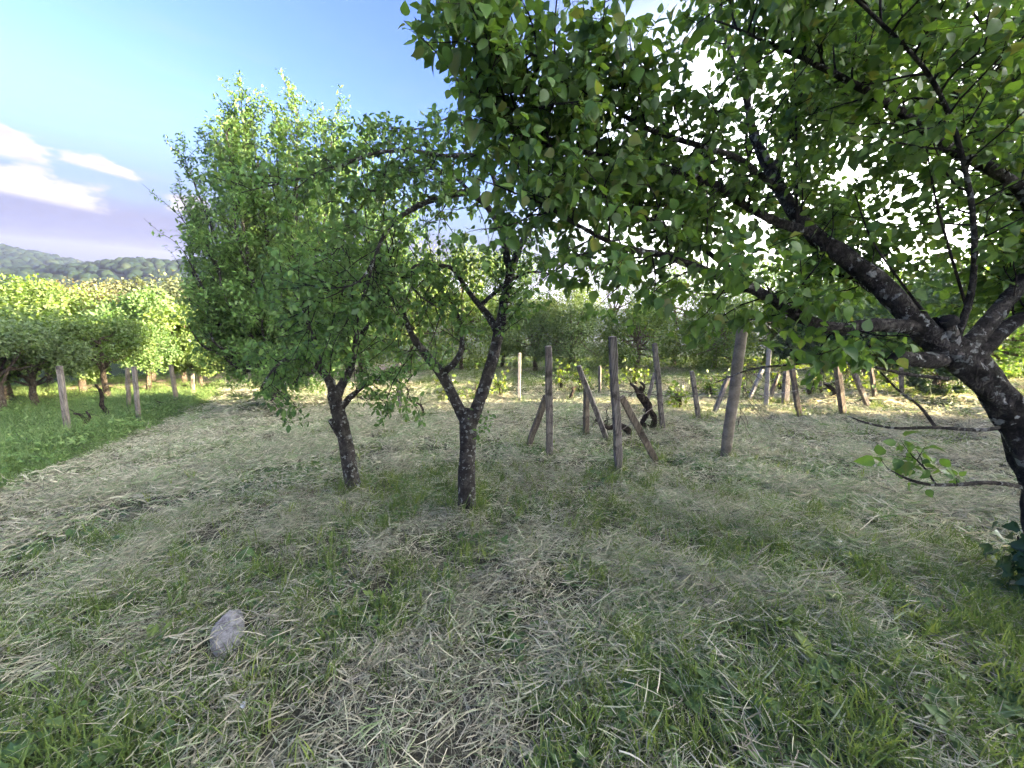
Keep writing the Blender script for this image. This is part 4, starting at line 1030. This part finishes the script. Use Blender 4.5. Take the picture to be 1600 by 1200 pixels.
STONE = on_ground(357, 995)
def scatter(name, label, cat, clumps, mat, x, y, scale, iv, upr=.0, rotz=None, sink=0.0, lift=0.0):
    """clumps: list of Buf; one points object carrying the instances"""
    ok = np.hypot(x-STONE[0], y-STONE[1]+.06) > (.17 if 'grass' in name or 'weed' in name else .13)
    x, y, scale, iv = x[ok], y[ok], scale[ok], iv[ok]
    if rotz is not None: rotz = rotz[ok]
    coll = bpy.data.collections.new(name+'_clumps')
    for i, c in enumerate(clumps):
        o = bpy.data.objects.new('%s_clump_%02d' % (name, i), c.mesh(name+'_clump', mat, False)); coll.objects.link(o)
    n = len(x); z = terrain(x, y)-sink+lift*np.maximum(0, vnoise(x, y, 3.2, 3, 4)+.1)
    e = .12; nx = -(terrain(x+e, y)-terrain(x-e, y))/(2*e); ny = -(terrain(x, y+e)-terrain(x, y-e))/(2*e)
    me = bpy.data.meshes.new(name); me.vertices.add(n); me.vertices.foreach_set('co', np.stack([x, y, z], -1).astype(np.float32).ravel())
    ang = rng.uniform(0, 6.283, n) if rotz is None else rotz
    # Euler that tilts the clump to the slope after a spin
    rot = np.zeros((n, 3), np.float32)
    for i in range(n):
        nrm = Vector((nx[i]*(1-upr), ny[i]*(1-upr), 1)).normalized(); q = Vector((0, 0, 1)).rotation_difference(nrm)
        rot[i] = (q.to_matrix() @ Matrix.Rotation(float(ang[i]), 3, 'Z')).to_euler()[:]
    def attr(nm, ty, field, v): a = me.attributes.new(nm, ty, 'POINT'); a.data.foreach_set(field, np.ascontiguousarray(v).ravel())
    attr('rot', 'FLOAT_VECTOR', 'vector', rot); attr('scl', 'FLOAT', 'value', scale.astype(np.float32)); attr('iv', 'FLOAT', 'value', iv.astype(np.float32))
    attr('idx', 'INT', 'value', rng.integers(0, len(clumps), n).astype(np.int32))
    o = bpy.data.objects.new(name, me); COL.objects.link(o); tag(o, label, cat, kind='stuff')
    g = bpy.data.node_groups.new(name+'_scatter', 'GeometryNodeTree')
    g.interface.new_socket('Geometry', in_out='INPUT', socket_type='NodeSocketGeometry'); g.interface.new_socket('Geometry', in_out='OUTPUT', socket_type='NodeSocketGeometry')
    gi = g.nodes.new('NodeGroupInput'); go = g.nodes.new('NodeGroupOutput'); ip = g.nodes.new('GeometryNodeInstanceOnPoints'); ci = g.nodes.new('GeometryNodeCollectionInfo')
    ci.inputs['Collection'].default_value = coll; ci.inputs['Separate Children'].default_value = True; ci.inputs['Reset Children'].default_value = True
    def na(nm, ty): q = g.nodes.new('GeometryNodeInputNamedAttribute'); q.data_type = ty; q.inputs[0].default_value = nm; return q.outputs[0]
    lk = g.links.new
    lk(gi.outputs[0], ip.inputs['Points']); lk(ci.outputs[0], ip.inputs['Instance']); ip.inputs['Pick Instance'].default_value = True
    lk(na('idx', 'INT'), ip.inputs['Instance Index']); lk(na('rot', 'FLOAT_VECTOR'), ip.inputs['Rotation']); lk(na('scl', 'FLOAT'), ip.inputs['Scale'])
    lk(ip.outputs[0], go.inputs[0])
    md = o.modifiers.new('scatter', 'NODES'); md.node_group = g
    return o

def sample(density, r0, r1, azlim=64, falloff=None):
    """uniform points in the sector seen by the camera"""
    area = (r1*r1-r0*r0)*R_(azlim); n = int(area*density)
    r = np.sqrt(rng.uniform(r0*r0, r1*r1, n)); a = np.radians(rng.uniform(-azlim, azlim, n))
    return r*np.sin(a), r*np.cos(a)

def ground_cover():
    hay = leaf_mat('hay', [(0, (.08, .07, .05)), (.14, (.21, .19, .145)), (.36, (.46, .42, .325)), (.52, (.66, .62, .50)), (.62, (.36, .41, .26)), (.8, (.21, .30, .135)), (1, (.16, .26, .09))], .3, (1.1, 1.05, .8), .7, 'inst', .25)
    grs = leaf_mat('short_grass', [(0, (.07, .12, .03)), (.5, (.13, .20, .05)), (1, (.26, .32, .09))], .4, (1.3, 1.2, .5), .55, 'inst')
    lush = leaf_mat('tall_grass', [(0, (0.084, 0.162, 0.042)), (.5, (0.144, 0.240, 0.072)), (1, (0.252, 0.324, 0.120))], .4, (1.3, 1.2, .5), .55, 'inst')
    wd_ = leaf_mat('weed_leaf', [(0, (.05, .10, .035)), (.5, (.085, .155, .05)), (1, (.14, .21, .07))], .3, (1.3, 1.2, .5), .5, 'inst')
    hayc = [ribbon_clump(900+i, 70, .07, (.03, .14), (.0024, .005), True, .26, .055, aligned=.4 if i % 3 == 0 else .0) for i in range(9)]
    hayf = [ribbon_clump(920+i, 110, .10, (.03, .11), (.004, .008), True, .25, .055, aligned=.1) for i in range(6)]
    def green_f(x, y):   # where living grass comes through the mown hay
        near_right = sstep(.3, 1.6, x)*(1-sstep(1.9, 3.0, y)); near_left = (1-sstep(-1.6, -.6, x))*(1-sstep(1.6, 2.4, y))*.8
        mid = sstep(2.6, 4.2, y)*.18
        return np.clip((.26+.6*vnoise(x, y, 2.1, 4, 6)+.5*near_right+.45*near_left+mid)*(.55+.45*rng.random(len(x)))*1.15, 0, 1)
    # hay, near then mid then far
    parts = []
    x, y = sample(85, .75, 4.2); g = green_f(x, y); k = rng.random(len(x)) > g*.6; parts.append((x[k], y[k], rng.uniform(.8, 1.25, k.sum()), 0))
    x, y = sample(34, 4.2, 9.5); k = (in_lush(x, y) < 0) & (rng.random(len(x)) > green_f(x, y)*.55); parts.append((x[k], y[k], rng.uniform(.9, 1.5, k.sum()), 1))
    x, y = sample(9, 9.5, 17); k = (in_lush(x, y) < 0) & (rng.random(len(x)) > .35); parts.append((x[k], y[k], rng.uniform(1.3, 2.2, k.sum()), 1))
    for nm, cl, sel, lab in (('mown_hay', hayc, 0, 'mown dry hay strands strewn over the near ground'), ('mown_hay_farther', hayf, 1, 'mown hay lying over the middle ground among the posts')):
        xs = np.concatenate([p[0] for p in parts if p[3] == sel]); ys = np.concatenate([p[1] for p in parts if p[3] == sel]); ss = np.concatenate([p[2] for p in parts if p[3] == sel])
        iv = np.clip(.42+.35*vnoise(xs, ys, .8, 3, 8)+.3*vnoise(xs, ys, 4.5, 2, 3)+rng.normal(0, .24, len(xs)), 0, 1)
        rot = .6*vnoise(xs, ys, .5, 2, 9)*3+rng.normal(0, 1.1, len(xs))+.5
        scatter(nm, lab, 'hay', cl, hay, xs, ys, ss, iv, rotz=rot, lift=.06)
    # raked-up ridges of cut grass running across the right foreground
    xs = []; ys = []
    for (a, b, wd) in (((1010, 790), (1560, 905), .13), ((1180, 760), (1600, 800), .10), ((900, 870), (1330, 960), .11), ((40, 800), (520, 700), .12), ((0, 1010), (300, 800), .12), ((860, 1040), (1120, 930), .14), ((300, 740), (620, 660), .12)):
        A = on_ground(*a); B = on_ground(*b); n = int(np.linalg.norm(B-A)*45); t = rng.random(n)
        xs.append(A[0]+(B[0]-A[0])*t+rng.normal(0, wd, n)); ys.append(A[1]+(B[1]-A[1])*t+rng.normal(0, wd, n)+.1*np.sin(t*9))
    xs = np.concatenate(xs); ys = np.concatenate(ys); rot = np.full(len(xs), -.25)+rng.normal(0, .5, len(xs))
    ridge = [ribbon_clump(940+i, 70, .085, (.05, .2), (.0028, .0058), True, .24, .08, aligned=.3) for i in range(6)]
    scatter('raked_hay', 'loose raked ridges of cut grass crossing the foreground', 'hay', ridge, hay, xs, ys, rng.uniform(.8, 1.2, len(xs)), np.clip(rng.normal(.5, .3, len(xs)), 0, 1), rotz=rot)
    # living short grass
    gc = [ribbon_clump(960+i, 20, .028, (.03, .13), (.0028, .006), False, .3) for i in range(6)]
    gf = [ribbon_clump(980+i, 34, .07, (.03, .09), (.004, .007), False, .25) for i in range(5)]
    x, y = sample(520, .75, 4.2); k = rng.random(len(x)) < green_f(x, y)**1.3; x = x[k]; y = y[k]
    scatter('short_grass', 'short green grass blades sprouting through the near hay', 'grass', gc, grs, x, y, rng.uniform(.6, 1.35, len(x)), rng.random(len(x)), .5)
    x, y = sample(38, 4.2, 12); k = (in_lush(x, y) < .3) & (rng.random(len(x)) < green_f(x, y)**1.3*.9+.08); x = x[k]; y = y[k]
    x2, y2 = sample(9, 12, 24, 58); x = np.r_[x, x2]; y = np.r_[y, y2]
    scatter('short_grass_farther', 'short yellow-green grass between the vineyard posts', 'grass', gf, grs, x, y, np.where(np.hypot(x, y) > 12, 1.6, 1.)*rng.uniform(.7, 1.3, len(x)), rng.random(len(x)), .5)
    # fresh bright sprouts standing up
    x, y = sample(6, .8, 5.5); sp = [ribbon_clump(990+i, 7, .012, (.06, .13), (.006, .010), False, .12, vlo=.75, vhi=1.) for i in range(5)]
    scatter('grass_sprouts', 'fresh yellow-green sprouts standing out of the hay', 'grass', sp, grs, x, y, rng.uniform(.6, 1.15, len(x)), rng.uniform(.7, 1, len(x)), 1.)
    # uncut tufts the mower left round trunks and posts
    xs = []; ys = []
    for o in list(COL.objects):
        if o.parent is None and o.name.split('.')[0] in ('vine_post', 'brace_post', 'concrete_post', 'plum_tree', 'grape_vine') and o.location.y < 12:
            tree = o.name.startswith('plum'); n = 46 if tree else 16; a = rng.uniform(0, 6.283, n); q = rng.uniform(.09, .2, n) if tree else rng.uniform(.03, .13, n)
            xs.append(o.location.x+np.cos(a)*q); ys.append(o.location.y+np.sin(a)*q)
    xs = np.concatenate(xs); ys = np.concatenate(ys)
    bt = [ribbon_clump(950+i, 9, .02, (.06, .19), (.003, .006), False, .35) for i in range(5)]
    scatter('uncut_grass_tufts', 'uncut grass tufts round the feet of trunks and posts', 'grass', bt, grs, xs, ys, rng.uniform(.6, 1.3, len(xs)), rng.random(len(xs)), .8)
    # broad-leaved weeds, clover-like cover
    wc = [leaf_clump(1000+i, 12, .055, (.025, .065), SIMPLE if i % 2 else IVY, .35, .04) for i in range(6)]
    x, y = sample(230, .75, 5.0); k = rng.random(len(x)) < green_f(x, y)**1.8*.95; x = x[k]; y = y[k]
    scatter('weed_cover', 'low broad-leaved weeds mixed into the near grass', 'weeds', wc, wd_, x, y, rng.uniform(.6, 1.2, len(x)), rng.random(len(x)), .3)
    # uncut strip on the left
    tc = [ribbon_clump(1020+i, 40, .09, (.12, .42), (.004, .009), False, .5) for i in range(6)]
    tl = [leaf_clump(1040+i, 26, .09, (.04, .08), SIMPLE, .6, .26) for i in range(4)]
    x, y = sample(60, 4.0, 14); f = in_lush(x, y); k = (f > 0) & (x < -3); x = x[k]; y = y[k]; f = f[k]
    x3, y3 = sample(8, 14, 24); k = x3 < -8; x = np.r_[x, x3[k]]; y = np.r_[y, y3[k]]; f = np.r_[f, np.ones(k.sum())]
    scatter('tall_grass', 'lush uncut green grass strip around the left posts', 'grass', tc, lush, x, y, rng.uniform(.6, 1.15, len(x))*np.clip(.55+f*.25, .5, 1), rng.random(len(x)), .6)
    k = rng.random(len(x)) < .4
    scatter('meadow_herbs', 'leafy herbs among the uncut grass on the left', 'herbs', tl, lush, x[k], y[k], rng.uniform(.6, 1.2, k.sum()), rng.random(k.sum()), .6)
    # clover stand beyond the vineyard against the bushes
    x, y = sample(14, 11.2, 15, 50); k = (x > -3); x = x[k]; y = y[k]
    scatter('rough_grass', 'rough grass edge along the bushes behind the vineyard', 'grass', tc, grs, x, y, rng.uniform(.5, 1.0, len(x)), rng.random(len(x)), .6)
ground_cover()

def litter():
    pale = plain_mat('bleached_leaf', (.5, .5, .48), (.72, .72, .7), 30, .7, .2)
    r = np.random.default_rng(77); g = 'pale fallen leaves on the hay'
    for i, (px, py, s, lab) in enumerate([(381, 1108, .045, 'small white curled leaf on the grass at lower left'), (205, 912, .04, 'grey-white fallen leaf left of the stone'), (855, 988, .05, 'pale fallen leaf near the bottom middle'), (1316, 856, .05, 'pale dry leaf on the raked hay at right'), (1418, 800, .05, 'whitish scrap leaf near the lower apricot branch'), (985, 1085, .06, 'blue-grey upturned leaf at the bottom centre')]):
        p = on_ground(px, py)+np.array([0, 0, .045]); b = Buf()
        leaves_into(b, PLUM, np.zeros((1, 3)), r.normal(0, 1, (1, 3))*[1, 1, .15], np.array([[.1, -.5, 1.]]), np.array([s]), np.array([.5])); o = b.build('fallen_leaf', pale); o.location = tuple(p); tag(o, lab, 'leaf', g)
    dock = leaf_mat('dock_leaf', [(0, (.06, .12, .025)), (1, (.14, .20, .05))], .3, src='obj')
    gp = 'single broad-leaved weeds in the foreground'
    for i, (px, py, n, s, lab) in enumerate([(243, 1010, 8, .13, 'bright upright broad-leaved weed left of the stone'), (650, 1022, 3, .09, 'small bright weed near the bottom middle'), (328, 878, 7, .08, 'light green lobed weed above the stone'), (1318, 950, 7, .12, 'bright broad-leaved weed right of the bottom centre'), (1285, 1050, 6, .13, 'upright pointed weed at the lower right'), (1360, 1085, 6, .10, 'rounded green weed at lower right'), (1240, 985, 6, .12, 'fresh broad weed at the edge of raked hay'), (200, 1165, 9, .11, 'leafy weed at the bottom left corner'), (1450, 985, 6, .10, 'green weed left of the ivy'), (585, 940, 4, .08, 'thin bright weed in the hay left of centre')]):
        p = on_ground(px, py); root = empty('weed_plant', p, lab, 'weed', gp)
        for k in range(n):
            a = r.uniform(0, 6.28); b = Buf(); d = np.array([[math.cos(a)*.55, math.sin(a)*.55, r.uniform(.5, 1.3)]])
            leaves_into(b, BROAD, np.array([[math.cos(a)*.01, math.sin(a)*.01, .0]]), d, np.array([[-math.cos(a), -math.sin(a), .6]]), np.array([s*r.uniform(.7, 1.2)]), np.array([.5]))
            o = b.build('leaf', dock); o.parent = root; o.matrix_parent_inverse = Matrix.Identity(4)
litter()

# ------------------------------------------------------------------ evening haze in the valley
def haze():
    b = Buf(); x0, x1, y0, y1, z0, z1 = -29000, 29000, -29000, 29000, -140, 26
    V = np.array([(x, y, z) for x in (x0, x1) for y in (y0, y1) for z in (z0, z1)], float)
    b.add(V, np.array([(0, 1, 3, 2), (4, 6, 7, 5), (0, 4, 5, 1), (2, 3, 7, 6), (0, 2, 6, 4), (1, 5, 7, 3)]))
    m, t = new_mat('haze_air'); pv = t.n('ShaderNodeVolumePrincipled'); pv.inputs['Color'].default_value = (.74, .78, 1, 1); pv.inputs['Density'].default_value = .00042
    pv.inputs['Anisotropy'].default_value = .7
    o = t.n('ShaderNodeOutputMaterial'); t.nt.links.new(pv.outputs[0], o.inputs['Volume'])
    h = b.build('haze', m); h['kind'] = 'stuff'; h['label'] = 'thin evening haze over the valley'
haze()
